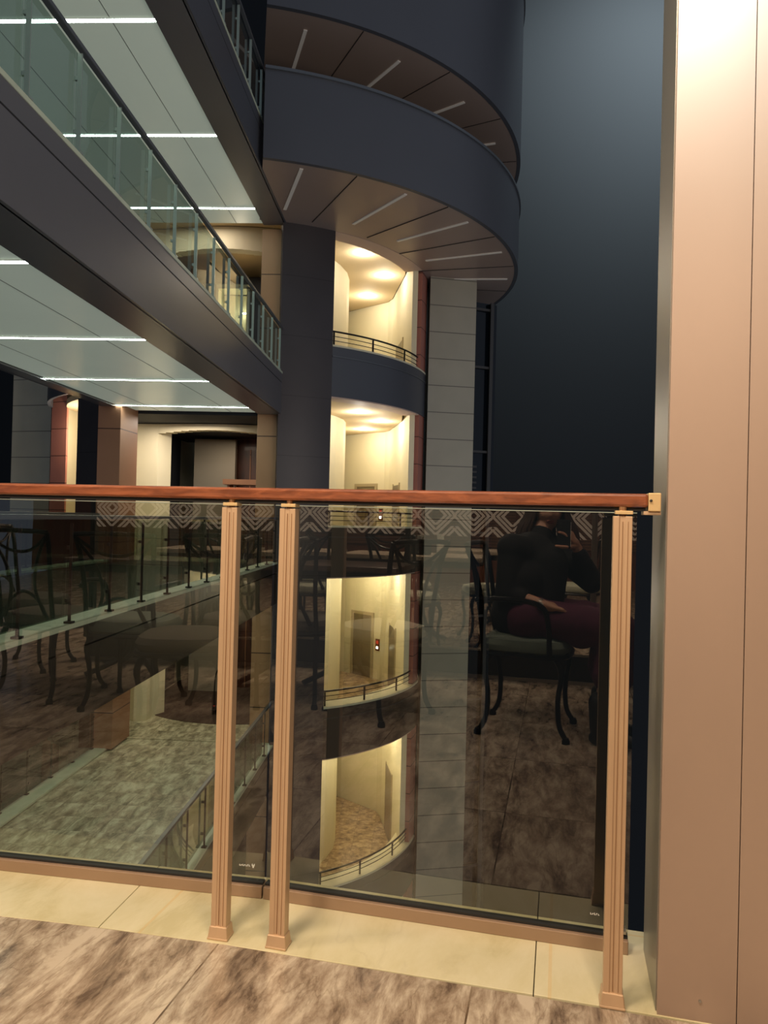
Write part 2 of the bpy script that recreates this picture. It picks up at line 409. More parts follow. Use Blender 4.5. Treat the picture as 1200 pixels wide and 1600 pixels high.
# --- posts: ribbed bronze profile on a flared foot
def post_mesh_parts(root):
    bm = NB()
    w, d = .040, .030
    prof = [(-w/2, -d/2), (-.0075, -d/2), (-.0065, -d/2+.002), (.0045, -d/2+.002), (.0055, -d/2), (w/2, -d/2), (w/2, d/2), (-w/2, d/2)]
    prism(bm, prof, .03, 1.067); ob('shaft', bm, 'bronze', root, bevel=.0012)
    bm = NB(); box(bm, (-.0002, -d/2+.0015, .545), (.0014, .002, 1.02)); box(bm, (.0112, -d/2-.0002, .545), (.0012, .0012, 1.02)); ob('groove', bm, 'bronze_dark', root)
    bm = NB()
    prism(bm, [(-.027, -.022), (.027, -.022), (.027, .022), (-.027, .022)], 0, .006)
    lo = [(-.0255, -.0205, .006), (.0255, -.0205, .006), (.0255, .0205, .006), (-.0255, .0205, .006)]
    hi = [(-.0225, -.0175, .032), (.0225, -.0175, .032), (.0225, .0175, .032), (-.0225, .0175, .032)]
    a = [bm.verts.new(p) for p in lo]; b = [bm.verts.new(p) for p in hi]
    for i in range(4): bm.faces.new((a[i], a[(i+1) % 4], b[(i+1) % 4], b[i]))
    bm.faces.new(b)
    ob('foot', bm, 'bronze', root, bevel=.002)
    bm = NB(); box(bm, (.002, -.001, 1.075), (.037, .032, .008), bev=.001); ob('saddle', bm, 'brass', root)
    bm = NB(); tube(bm, [(0, 0, 1.066), (0, 0, 1.088)], .008, 10); ob('stem', bm, 'bronze_dark', root)
proto = empty('balustrade_post', 'ribbed bronze post, first of the close pair from the left', 'post', 'bronze balustrade posts', (-.468, 1.828, G+.001), -R(8.5))
post_mesh_parts(proto)
def dup(root, loc, rz, label=None, group=None):
    r = root.copy(); COL.objects.link(r); r.location = loc; r.rotation_euler = (0, 0, rz)
    if label: r['label'] = label
    if group: r['group'] = group
    for ch in list(root.children):
        c = ch.copy(); COL.objects.link(c); c.parent = r
        for g in list(ch.children):
            d = g.copy(); COL.objects.link(d); d.parent = c
    return r
dup(proto, (-.318, 1.803, G+.001), -AR, 'ribbed bronze post, second of the close pair, nearer the middle of the railing')
dup(proto, (.447, 1.650, G+.001), -AR, 'ribbed bronze post standing alone beside the beige pier')

# --- wooden handrail
bm = NB()
RN = -.200     # centre line of rail, measured from the glass
def PRr(s, n): return PR(s, RN+n)
def PLr(s, n): return PL(s, RN+n)
w = .027
prism(bm, [two(PL(-5., RN-w)), two(PR(0, RN-w)), two(PR(.957, RN-w)), two(PR(.957, RN+w)), two(PR(0, RN+w)), two(PL(-5., RN+w))], .038, .068)
tag(ob('handrail', bm, 'rail_wood', bevel=.006), 'varnished reddish wooden handrail running across the bronze posts', 'handrail')
# rebate strip under the rail
bm = NB(); w2 = .012
prism(bm, [two(PL(-5., RN-w2)), two(PR(0, RN-w2)), two(PR(.953, RN-w2)), two(PR(.953, RN+w2)), two(PR(0, RN+w2)), two(PL(-5., RN+w2))], .030, .0385)
o = ob('support_bar', bm, 'post_dark'); o.parent = bpy.data.objects['handrail']
# bracket to the pier
b = empty('rail_bracket', 'brass bracket fixing the wooden handrail to the beige pier', 'bracket', None, PR(.9695, RN, .05), -AR)
bm = NB(); box(bm, (0, 0, 0), (.026, .058, .040), bev=.002); ob('socket', bm, 'brass', b)
bm = NB(); box(bm, (-.004, .004, -.024), (.036, .05, .008), bev=.001); ob('flange', bm, 'bronze', b)
bm = NB(); lathe(bm, [(0, 0), (.003, 0), (.003, .003), (0, .004)], n=12); bmesh.ops.rotate(bm, verts=bm.verts, cent=(0, 0, 0), matrix=Matrix.Rotation(R(90), 3, 'X')); bmesh.ops.translate(bm, verts=bm.verts, vec=(-.008, -.029, .003)); ob('screw', bm, 'gasket', b)

# --- beige pier on the right
s0 = .996
pier = NB()
f, bk = -.232, .015
for a, b_ in ((s0, s0+.156), (s0+.158, s0+1.4)):
    prism(pier, [two(PR(a, f)), two(PR(b_, f)), two(PR(b_, f+.012)), two(PR(a, f+.012))], G, 4.2)
prism(pier, [two(PR(s0+.004, f+.012)), two(PR(s0+1.4, f+.012)), two(PR(s0+1.4, bk-.02)), two(PR(s0+.004, bk-.02))], G, 4.2)
pier = struct('wall_right', pier, 'pier')
bm = NB()
prism(bm, [two(PR(s0-.002, f+.0125)), two(PR(s0+.0035, f+.0125)), two(PR(s0+.0035, bk)), two(PR(s0-.002, bk))], G+.001, 4.2)
struct('trim_4', bm, 'pier_side')
bm = NB()
for s, z in ((s0+.085, G+.045), (s0+.22, G+.045)):
    p = PR(s, f-.001, z); tube(bm, [p, p-nR*.0015], .003, 10)
o = ob('screw_head', bm, 'pier_side', pier)

# ================================================================== ATRIUM : footbridges
XA, XB = -3.37, -7.45           # near and far long sides
YE = 17.75
def balustrade(X, ztop, y0, y1, side, label, dark=False, spacing=.94, ph=0.):
    g = empty('bridge_balustrade', label, 'balustrade', 'glass balustrades of the footbridges', (X, y0, ztop))
    H = 1.04
    n = int((y1-y0)/spacing)
    ys = [ph+i*spacing for i in range(n+1) if ph+i*spacing < y1-y0]
    for i, y in enumerate(ys):
        bm = NB(); box(bm, (0, y, H/2-.03), (.028 if dark else .045, .014, H-.06)); box(bm, (0, y, .01), (.08, .07, .02)); 
        box(bm, (.035*side, y+.01, .22), (.03, .03, .035)); box(bm, (.035*side, y+.01, H-.3), (.03, .03, .035))
        ob('post', bm, 'post_dark' if dark else 'post', g)
    for i in range(len(ys)-1):
        bm = NB(); v = [bm.verts.new(p) for p in ((.045*side, ys[i]+.001, .06), (.045*side, ys[i+1]-.001, .06), (.045*side, ys[i+1]-.001, H-.03), (.045*side, ys[i]+.001, H-.03))]
        bm.faces.new(v); ob('pane', bm, 'glass_bridge_dark' if dark else 'glass_bridge', g)
    bm = NB(); box(bm, (0, (y1-y0)/2, H), (.07, y1-y0, .045), bev=.01); ob('top_rail', bm, 'rim', g)
    return g

LEV = {'lowest': (-5.50, -6.50), 'eye level': (-1.12, -2.10), 'upper': (3.45, 2.45), 'topmost': (8.0, 7.06)}
for nm, (zt, zb) in LEV.items():
    y0 = 1.4 if nm in ('upper', 'topmost') else 2.7
    g = empty('footbridge', {'lowest': 'lowest footbridge, its stone-tiled floor seen from above through the glass', 'eye level': 'footbridge level with the cafe, darkened deck edged by a pale green coping',
              'upper': 'footbridge one storey up with three bright light strips in its pale underside', 'topmost': 'topmost footbridge, only its pale self-glowing underside seen at the upper left'}[nm], 'footbridge', 'footbridges across the atrium', (0, 0, 0))
    for side, X, Xi in (('n', XA, -3.95), ('f', XB, -7.12)):
        s = 1 if side == 'n' else -1
        bm = NB()
        yc, yl = (y0+YE)/2, YE-y0
        # upper and lower courses with a shadow step between them
        box(bm, (X-.02*s, yc, zt-.12), (.04, yl, .24)); box(bm, (X-.03*s, yc, (zb+zt-.26)/2), (.06, yl, zt-.26-zb))
        ob('fascia', bm, {'topmost': 'fascia_dark', 'upper': 'fascia'}.get(nm, 'fascia_brown'), g)
        bm = NB(); box(bm, ((X+Xi)/2-.02*s, yc, zb+.015), (abs(X-Xi)-.04, yl, .03)); ob('soffit_border', bm, 'fascia', g)
        bm = NB(); box(bm, (X-.16*s, yc, zt-.01), (.34, yl, .05), bev=.006); ob('coping', bm, 'ledge', g)
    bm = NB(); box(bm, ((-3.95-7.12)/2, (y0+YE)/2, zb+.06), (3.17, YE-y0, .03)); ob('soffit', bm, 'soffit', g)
    for x in (-4.62, -6.4):
        bm = NB(); box(bm, (x, (y0+YE)/2, zb+.0435), (.012, YE-y0, .004)); ob('soffit_joint', bm, 'joint_pale', g)
    bm = NB(); box(bm, ((XA+XB)/2, (y0+YE)/2+.05, zt-.13), (abs(XA-XB)-.15, YE-y0+.1, .16)); ob('deck', bm, 'bridge_tile' if nm == 'lowest' else 'deck_dark', g)
    bm = NB(); box(bm, ((XA+XB)/2, YE-.1, (zb+.08+zt-.22)/2), (abs(XA-XB)-.2, .3, zt-.3-zb)); ob('end_beam', bm, 'fascia', g)
    # recessed light strips
    if nm != 'lowest':
        for i, y in enumerate((4.0, 7.2, 10.4, 13.6, 16.85)):
            if y < y0: continue
            t = empty('light_strip', '', 'ceiling light', 'light strips under the footbridges', ((-3.95-7.12)/2, y, zb+.03))
            t['label'] = 'bright white light strip under the %s footbridge, %s' % (nm, ('closest over the near end', 'second from the near end', 'third along, mid bridge', 'last but one before the stone columns', 'last one, just before the stone columns')[i])
            bm = NB(); box(bm, (0, 0, 0), (3.12, .075, .012)); ob('diffuser', bm, 'white_em', t)
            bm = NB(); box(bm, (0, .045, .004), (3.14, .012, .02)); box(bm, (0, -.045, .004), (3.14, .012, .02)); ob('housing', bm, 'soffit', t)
ph = {'lowest': .1, 'eye level': .52, 'upper': .35, 'topmost': .2}
for nm, (zt, zb) in LEV.items():
    dk = nm in ('eye level', 'lowest')
    y0 = 2.9 if dk else 1.6
    a = {'lowest': 5.5-.02, 'eye level': 5.22, 'upper': 5.12, 'topmost': 5.3}[nm]
    # start so that posts fall on a .94 m rhythm
    st = a-.94*int((a-y0)/.94)
    balustrade(XA-.03, zt+.017, st-.02, YE-.15, -1, {'lowest': 'glass balustrade along the near edge of the lowest footbridge', 'eye level': 'dark glass balustrade on the near coping of the footbridge level with the cafe',
        'upper': 'green glass balustrade with steel posts along the upper footbridge, near edge', 'topmost': 'glass balustrade on the near edge of the topmost footbridge'}[nm], dk, ph=.02)
    if nm != 'topmost':
        balustrade(XB+.03, zt+.017, st-.02, YE-.9, 1, 'glass balustrade along the far edge of the %s' % {'lowest': 'lowest footbridge', 'eye level': 'footbridge level with the cafe', 'upper': 'upper footbridge'}[nm], dk, ph=.02)

# ================================================================== ATRIUM : round building
CI = (-4.92, 22.42); RI = 5.07
CO = (-5.05, 21.88); RO = 7.72
MX = -5.42                        # mirror axis of the facade
def mirr(bm):
    bmesh.ops.transform(bm, matrix=Matrix.Translation((2*MX, 0, 0)) @ Matrix.Diagonal((-1, 1, 1, 1)), verts=bm.verts)
    return bm
A0, A1 = -58.0, -18.5            # opening between pier and terracotta strip
ZB = -17.
def facade(side):
    mr = (lambda b: b) if side == 'east' else mirr
    bm = NB(); ring(bm, CI, RI-.4, RI, -73.0, A0, ZB, 7.3, 10); struct('wall_%s_pier' % side, mr(bm), 'pierdark', True)
    bm = NB(); ring(bm, CI, RI-.22, RI-.03, A1+2.5, -8, ZB, 7.06, 8); struct('wall_%s_terracotta' % side, mr(bm), 'terracotta', True)
    bm = NB(); prism(bm, [(.165, 21.47), (1.53, 21.80), (1.45, 23.6), (.1, 23.4)], ZB, 7.3); struct('wall_%s_stone' % side, mr(bm), 'tower')
    if side == 'west':
        bm = NB(); prism(bm, [(-.68, 20.72), (-.12, 20.95), (-.12, 21.05), (-.68, 20.82)], ZB, 7.3); struct('wall_west_terracotta_return', mirr(bm), 'terracotta')
    # inner room walls
    bm = NB()
    wallstrip(bm, [(-.34, 20.95), (-.55, 22.3), (-1.05, 24.9), (-1.22, 25.3), (-3.4, 27.2)], -.15, -12.1, 7.45)
    struct('wall_%s_room' % side, mr(bm), 'cream')
    bm = NB()
    wallstrip(bm, [(-2.46, 18.35), (-2.7, 19.4), (-2.85, 20.3), (-2.72, 21.0), (-2.5, 21.6), (-2.36, 22.3), (-2.36, 23.0), (-2.5, 24.0), (-2.85, 26.9)], .15, -12.1, 7.45)
    struct('wall_%s_nook' % side, mr(bm), 'cream', True)
facade('east'); facade('west')

# window strip with mullions right of the stone tower
w = empty('stair_window', 'tall narrow dark window strip with grey mullions beside the stone tower', 'window', None, (1.60, 22.1, 0))
bm = NB(); prism(bm, [(-.05, .25), (.62, .6), (.60, .7), (-.05, .35)], ZB, 6.6); ob('pane', bm, 'glass_dark', w)
bm = NB(); prism(bm, [(.42, .33), (.52, .38), (.5, .5), (.4, .45)], ZB, 6.6); ob('mullion', bm, 'mullion', w)
for i, z in enumerate((6.35, 4.6, 2.05, -.4, -2.9, -5.4, -7.9, -10.4)):
    bm = NB(); prism(bm, [(-.05, .18), (.5, .42), (.5, .5), (-.05, .26)], z, z+.07); ob('transom', bm, 'mullion', w)
for k in range(7):
    bm = NB(); prism(bm, [(-.05, .22), (.1, .3), (.1, .34), (-.05, .26)], 2.2-.16*k-.6, 2.2-.16*k-.54); ob('louvre', bm, 'mullion', w)

# lintels, parapets, floors, ceilings and rails storey by storey
H = 4.47
names = {1: 'one storey above the cafe', 0: 'level with the cafe', -1: 'one storey below the cafe', -2: 'two storeys below the cafe', -3: 'lowest'}
def roomfloor(bm, z0, z1):
    a = [(CI[0]+(RI-.5)*math.cos(R(t)), CI[1]+(RI-.5)*math.sin(R(t))) for t in range(-62, -15, 3)]
    prism(bm, a+[(-.6, 22.4), (-1.08, 24.9), (-1.25, 25.3), (-3.3, 27.0), (-2.9, 26.6), (-2.6, 24.2), (-2.45, 22.3), (-2.9, 20.6), (-2.7, 19.4)], z0, z1)
DL = [(-1.74, 20.6), (-1.24, 22.5), (-1.9, 24.6)]
for k in (1, 0, -1, -2, -3):
    zt = 4.26+H*(k-1)             # parapet top
    zf = 3.42+H*(k-1)             # floor
    zc = zf+4.01                  # ceiling of this storey
    zb_ = 7.06 if k == 1 else zc-.01
    p = empty('curved_balcony', 'curved dark balcony of the round building, %s' % names[k], 'balcony', 'curved balconies of the round building')
    bm = NB(); ring(bm, CI, RI-.08, RI, A0, -8, zt-1.28, zt-.04, 30); ob('parapet', bm, 'fascia_dark' if k == 1 else 'fascia_brown', p, True)
    bm = NB(); ring(bm, CI, RI-.005, RI+.02, A0, -8, zt-.30, zt-.27, 30); ob('trim_band', bm, 'rim' if k == 1 else 'mullion', p, True)  # raised band in the trim colour
    bm = NB(); ring(bm, CI, RI-.55, RI+.01, A0, -10, zt-.045, zt, 30); ob('coping', bm, 'coping', p, True)
    bm = NB(); ring(bm, CI, RI-.55, RI-.5, A0, -14, zf, zt-.045, 30); ob('inner_face', bm, 'cream', p, True)
    if k > -3:
        bm = NB(); ring(bm, CI, RI-.52, RI-.015, A0, -17, zb_, zc+.02, 30); ob('lintel', bm, 'lintel', p, True)
    # rail
    if k > -3:
        q = empty('balcony_railing', 'dark curved tube railing on the balcony %s' % names[k], 'railing', 'curved balcony railings')
        rr = RI-.12
        def arc(z, r=rr, a0=A0, a1=-13.): return [(CI[0]+r*math.cos(R(a0+(a1-a0)*i/28)), CI[1]+r*math.sin(R(a0+(a1-a0)*i/28)), z) for i in range(29)]
        bm = NB(); tube(bm, arc(zt+.36), .024, 8); ob('top_rail', bm, 'iron_rail', q, True)
        for dz in (.13, .24):
            bm = NB(); tube(bm, arc(zt+dz), .010, 6); ob('rail_bar', bm, 'iron_rail', q, True)
        for a in (A0+1, -43, -27, -14.5):
            bm = NB(); x, y = CI[0]+rr*math.cos(R(a)), CI[1]+rr*math.sin(R(a)); box(bm, (x, y, zt+.18), (.035, .035, .36), R(a)); ob('post', bm, 'iron_rail', q)
    bm = NB(); roomfloor(bm, zf-.2, zf); struct('floor_east_%d' % (k+3), bm, 'patch_tile')
    if k > -3:
        bm = NB(); roomfloor(bm, zc, zc+.2); struct('ceiling_east_%d' % (k+3), bm, 'ceil_cream')
        for i, (x, y) in enumerate(DL):
            d = empty('downlight', 'round recessed downlight, %s, in the balcony room %s' % (('nearest the railing', 'middle one', 'deepest in the room')[i], names[k]), 'ceiling light', 'balcony downlights', (x, y, zc-.012))
            bm = NB(); lathe(bm, [(0, 0), (.085, 0), (.085, .008), (0, .008)], n=20); ob('lamp', bm, 'warm_em', d)
            bm = NB(); lathe(bm, [(.088, .004), (.12, -.004), (.125, .01), (.088, .01)], n=20); ob('ring_trim', bm, 'white', d, True)
            point('downlight_lamp', (x, y, zc-.22), 36 if k == 1 else (46 if k == 0 else 60), (1, .92, .79), .07)
    # lift doors
    if k <= 0 and k > -3:
        dv = Vector((-3.4+1.22, 27.2-25.3)).normalized(); base = Vector((-1.22, 25.3)); nv = Vector((-dv.y, dv.x))
        if nv.y > 0: nv = -nv
        def frame_obj(nm_, a, b, z0, z1, lab):
            pa = base+dv*a; pb = base+dv*b
            g = empty(nm_, lab, 'lift door', 'lift doors in the balcony rooms', (pa.x, pa.y, z0))
            def ps(u0, u1, n0, n1): return [two(base+dv*u0+nv*n0-pa), two(base+dv*u1+nv*n0-pa), two(base+dv*u1+nv*n1-pa), two(base+dv*u0+nv*n1-pa)]
            m_ = (a+b)/2
            for u0, u1 in ((a, m_-.004), (m_+.004, b)):
                bm = NB(); prism(bm, ps(u0, u1, .0, .02), 0, z1-z0); ob('door_leaf', bm, 'lift', g)
            bm = NB(); prism(bm, ps(a-.1, a, 0, .05), 0, z1-z0+.1); prism(bm, ps(b, b+.1, 0, .05), 0, z1-z0+.1); prism(bm, ps(a, b, 0, .05), z1-z0, z1-z0+.1); ob('door_frame', bm, 'lift_frame', g)
            return g
        if k >= -1:
            frame_obj('lift_door', .42, 1.32, zf+.001, zf+2.15, 'grey two-leaf lift door in the cream back wall %s' % names[k])
            pn = base+dv*.12
            g = empty('call_button', 'lift call panel with lit red number on the wall %s' % names[k], 'call button', 'lift call panels', (pn.x, pn.y, zf+1.12))
            def pq(u0, u1, n0, n1): return [two(dv*u0+nv*n0), two(dv*u1+nv*n0), two(dv*u1+nv*n1), two(dv*u0+nv*n1)]
            bm = NB(); prism(bm, pq(-.09, .09, .0, .03), -.14, .26); ob('plate', bm, 'plate', g)
            bm = NB(); prism(bm, pq(-.05, .05, .03, .035), .10, .2); ob('display', bm, 'red_em', g)
            bm = NB(); prism(bm, pq(-.035, .035, .03, .04), -.07, .0); ob('button', bm, 'white_em', g)
    # service door on the side wall, every storey
    if k > -3:
        a = Vector((-.62, 22.7)); b_ = Vector((-.84, 23.85)); d_ = (b_-a).normalized(); n_ = Vector((-d_.y, d_.x))
        g = empty('service_door', 'plain grey-beige door in the side wall of the balcony room %s' % names[k], 'door', 'side doors of the balcony rooms', (a.x, a.y, zf+.001))
        L_ = (b_-a).length
        bm = NB(); prism(bm, [two(n_*.005), two(d_*L_+n_*.005), two(d_*L_+n_*.03), two(n_*.03)], 0, 2.1); ob('door_leaf', bm, 'lift', g)
        bm = NB()
        for u in (-.06, L_): prism(bm, [two(d_*u+n_*.0), two(d_*(u+.06)+n_*.0), two(d_*(u+.06)+n_*.04), two(d_*u+n_*.04)], 0, 2.16)
        ob('door_frame', bm, 'lift_frame', g)
# west side balconies, glimpsed left of the columns
for k in (1, 0, -1):
    zt = 4.26+H*(k-1); zf = 3.42+H*(k-1)
    p = empty('curved_balcony', 'far left dark curved balcony behind the stone columns, %s' % names[k], 'balcony', 'curved balconies of the round building')
    bm = NB(); ring(bm, CI, RI-.08, RI, A0, -8, zt-1.28, zt, 24); ob('parapet', mirr(bm), 'fascia_dark', p, True)
    bm = NB(); roomfloor(bm, zf-.2, zf); struct('floor_west_%d' % (k+3), mirr(bm), 'patch_tile')
    bm = NB(); roomfloor(bm, zf+4.0, zf+4.15); struct('ceiling_west_%d' % (k+3), mirr(bm), 'ceil_cream')
    point('west_room_lamp', (2*MX+1.4, 20.3, zf+3.2), 110, (1, .86, .68), .1)

# --- great overhanging rings at the top
def overhang(z0, z1, label, a0=-76.5, a1=40):
    g = empty('round_canopy', label, 'canopy', 'overhanging round canopies')
    bm = NB(); ring(bm, CO, RO-.1, RO, a0, a1, z0, z1, 90); ob('fascia', bm, 'fascia_dark', g, True)
    bm = NB(); ring(bm, CO, RO-.06, RO+.04, a0, a1, z1, z1+.06, 90); ob('rim', bm, 'rim', g, True)
    bm = NB(); rows = []
    for i in range(91):                 # the soffit runs from the drum wall out to the fascia
        a = R(a0+(a1-a0)*i/90); ux, uy = math.cos(a), math.sin(a); dx, dy = CO[0]-CI[0], CO[1]-CI[1]
        b_ = dx*ux+dy*uy; ri = -b_+math.sqrt(b_*b_-(dx*dx+dy*dy-(RI-.03)**2))
        rows.append([bm.verts.new((CO[0]+q*ux, CO[1]+q*uy, z)) for q, z in ((ri, z0+.01), (RO-.1, z0+.01), (RO-.1, z0+.1), (ri, z0+.1))])
    for i in range(90):
        for k in range(4): bm.faces.new((rows[i][k], rows[i+1][k], rows[i+1][(k+1) % 4], rows[i][(k+1) % 4]))
    bm.faces.new(rows[0][::-1]); bm.faces.new(rows[-1])
    ob('soffit', bm, 'outer_soffit', g, True)
    return g
g1 = overhang(7.06, 8.82, 'lower overhanging round canopy with slate fascia above the balcony openings')
g2 = overhang(10.1, 14.5, 'upper overhanging round canopy, brown underside with pale strips')
def rad(bm, a, r0, r1, w, z):
    ca, sa = math.cos(R(a)), math.sin(R(a)); tx, ty = -sa*w/2, ca*w/2
    prism(bm, [(CO[0]+r0*ca-tx, CO[1]+r0*sa-ty), (CO[0]+r1*ca-tx, CO[1]+r1*sa-ty), (CO[0]+r1*ca+tx, CO[1]+r1*sa+ty), (CO[0]+r0*ca+tx, CO[1]+r0*sa+ty)], z-.012, z+.012)
for g, z, aa, r0, r1 in ((g1, 7.06, (-70.5, -52, -36, -19, -2), 5.35, 7.45), (g2, 10.1, (-70, -52.4, -34.5, -17, 0), 5.35, 7.15)):
    for i, a in enumerate(aa):
        t = empty('soffit_strip', 'thin pale strip with a faint added glow, set radially under the %s canopy, strip %s from the bridge' % (('lower' if g is g1 else 'upper'), ('first', 'second', 'third', 'fourth', 'fifth')[i]), 'ceiling light', 'radial strips under the round canopies')
        bm = NB(); rad(bm, a, r0, r1, .075, z); ob('diffuser', bm, 'dull_strip', t)
        bm = NB(); rad(bm, a+8.7, 4.9, RO-.12, .014, z+.004); ob('panel_joint', bm, 'joint', g)
# drum wall between the two canopies, and closed top
bm = NB(); ring(bm, CI, RI-.3, RI, -90, 30, 7.2, 10.3, 40); struct('wall_drum_top', bm, 'pierdark', True)

# --- stone columns at the bridge end
for (x0, x1, y0, y1, m, lab) in ((-4.0, -3.385, 17.85, 18.6, 'tanstone', 'tan stone-clad column right of the bridge end, beside the dark round pier'),
                                 (-7.52, -6.98, 16.85, 17.9, 'mahogany', 'brown stone-clad column left of the bridge end')):
    bm = NB(); prism(bm, [(x0, y0), (x1, y0), (x1, y1), (x0, y1)], ZB if x0 > -5 else -5.5, 7.0)
    tag(ob('stone_column', bm, m, bevel=.01), lab, 'column', 'stone columns at the bridge end')

# --- lobbies behind the bridge ends
for k in (2, 1, 0, -1):
    zf = 3.45+4.47*(k-1); zc = zf+3.55
    zf = {2: 7.95, 1: 3.45, 0: -1.12, -1: -5.5}[k]; zc = zf+3.5 if k else 2.45
    if k == 2:
        continue
    bm = NB(); prism(bm, [(-8.0, 17.9), (-3.5, 17.9), (-3.5, 19.4), (-8.0, 19.4)], zf-.21, zf-.05)
    prism(bm, [(-8.0, 19.4), (-3.0, 19.4), (-3.0, 25.5), (-8.0, 25.5)], zf-.21, zf-.05); struct('floor_lobby_%d' % (k+2), bm, 'bridge_tile')
    c = empty('round_carpet', 'dark brown round carpet on the lobby floor %s' % names[k], 'carpet', 'round lobby carpets', (-5.2, 22.5, zf-.05))
    bm = NB(); lathe(bm, [(0, 0), (3.15, 0), (3.15, .015), (0, .015)], n=64)
    for v in bm.verts:
        v.co.x = max(-2.6, min(2.0, v.co.x))
    ob('pile', bm, 'carpet', c)
    # cream portal: left pier and shallow arch lintel
    z_l = {1: 7.0, 0: 2.1, -1: -2.2}[k]; z_h = {1: 7.75, 0: 2.42, -1: -1.9}[k]
    bm = NB(); prism(bm, [(-7.81, 19.85), (-7.17, 19.85), (-6.95, 20.3), (-7.81, 20.3)], zf-.05, z_h)
    def zlow(t): return z_l+.16*math.sin(PI*min(1, max(0, .15+t*.85)))
    steps = 16
    for i in range(steps):
        x0 = -7.17+i*(3.6/steps); x1 = x0+3.6/steps
        ya = 19.85-.25*math.sin(PI*(i/steps)); yb = 19.85-.25*math.sin(PI*((i+1)/steps))
        prism(bm, [(x0, ya), (x1, yb), (x1, yb+.35), (x0, ya+.35)], zlow(i/steps), z_h)
    struct('wall_lobby_%d' % (k+2), bm, 'cream')
    bm = NB(); box(bm, (-6.45, 23.0, (zf+z_l)/2+.1), (1.3, .2, z_l-zf+.3)); struct('wall_lobby_grey_%d' % (k+2), bm, 'greywall')
    bm = NB(); box(bm, (-4.6, 23.6, (zf+z_l)/2+.3), (2.9, .2, z_l-zf+.7)); struct('wall_lobby_back_%d' % (k+2), bm, 'dark_wood' if k < 1 else 'lobbydark')
    bm = NB(); box(bm, (-7.9, 21.8, (zf+z_h)/2), (.2, 3.8, z_h-zf)); box(bm, (-3.2, 21.8, (zf+z_h)/2), (.2, 3.8, z_h-zf)); struct('wall_lobby_side_%d' % (k+2), bm, 'lobbydark')
    bm = NB(); prism(bm, [(-8., 17.95), (-3.5, 17.95), (-3.5, 25), (-8., 25)], z_h+.02, z_h+.15); struct('ceiling_lobby_%d' % (k+2), bm, 'ceil_cream' if k else 'lobbydark')
    area('lobby_lamp', (-5.6, 21.4, z_h-.1), (1.5, 1.5), {1: 45, 0: 40, -1: 30}[k], (1, .84, .64))
    area('portal_lamp', (-6.2, 18.9, z_h-.05), (2., .5), {1: 40, 0: 75, -1: 40}[k], (1, .86, .72))
    for i, x in enumerate((-5.9, -5.45, -5.0, -4.55, -4.1)):
        if k < 1:
            bm = NB(); box(bm, (x, 23.48, (zf+z_l)/2), (.03, .03, z_l-zf)); o = struct('trim_lobby_%d' % ((k+2)*10+i), bm, 'mahogany')
# reception desk in the lobby level with the cafe, seen over the rail
d = empty('reception_desk', 'wooden reception desk in the lobby at the far end of the bridge', 'desk', None, (-5.1, 22.4, -1.17))
bm = NB(); box(bm, (0, 0, .5), (1.1, .5, 1.0)); ob('front_panel', bm, 'tanstone', d)
bm = NB(); box(bm, (0, 0, 2.16), (1.7, .7, .16)); ob('canopy', bm, 'mahogany', d)
bm = NB(); box(bm, (-.7, 0, 1.05), (.06, .5, 2.1)); box(bm, (.7, 0, 1.05), (.06, .5, 2.1)); ob('side_panel', bm, 'mahogany', d)
bm = NB(); box(bm, (0, 0, 1.03), (1.3, .62, .06)); ob('counter', bm, 'mahogany', d)
# lit doorway on the storey above
d = empty('lit_doorway', 'brightly lit cream doorway with a round lamp, seen through the upper balustrade', 'doorway', None, (-5.55, 21.4, 3.4))
bm = NB(); box(bm, (0, .3, 1.55), (.85, .06, 3.1)); ob('back_wall', bm, 'cream', d)
bm = NB(); box(bm, (-.45, 0, 1.6), (.07, .6, 3.2)); box(bm, (.45, 0, 1.6), (.07, .6, 3.2)); box(bm, (0, 0, 3.2), (.97, .6, .12)); ob('frame', bm, 'cream', d)
bm = NB(); lathe(bm, [(0, -.03), (.05, -.02), (.06, .01), (0, .02)], (.25, .15, 2.55)); ob('lamp', bm, 'warm_em', d)
point('doorway_lamp', (-5.4, 21.2, 5.9), 14, (1, .85, .62), .06)
# white curved planter wall and a trolley on the lowest lobby floor
bm = NB(); prism(bm, [(-7.75, 19.55), (-7.45, 19.35), (-7.13, 19.42), (-7.13, 19.8), (-7.75, 19.8)], -5.55, -4.4)
struct('wall_kerb', bm, 'cream')
t = empty('luggage_trolley', 'small black luggage trolley with red wheels in the lobby below', 'trolley', None, (-5.35, 20.6, -5.535))
for dx in (-.28, .28):
    bm = NB(); tube(bm, spline([(dx, 0, .12), (dx, .02, .9), (dx*.6, .02, 1.2), (0, .02, 1.28)]), .018); ob('frame_tube', bm, 'iron', t, True)
    bm = NB(); tube(bm, [(dx-.02, 0, .08), (dx+.03, 0, .08)], .08, 16); ob('wheel', bm, 'red', t)
bm = NB(); box(bm, (0, -.15, .13), (.6, .5, .03), bev=.008); ob('platform', bm, 'iron', t)

# --- added dark backdrop walls around the atrium
bm = NB(); box(bm, (-5, 30, 4), (80, .3, 60)); struct('wall_atrium_backdrop', bm, 'void')  # backdrop put in to cover the sky and catch the glow wash
bm = NB(); box(bm, (-26, 15, 4), (.3, 30, 60)); struct('wall_atrium_backdrop_left', bm, 'void')

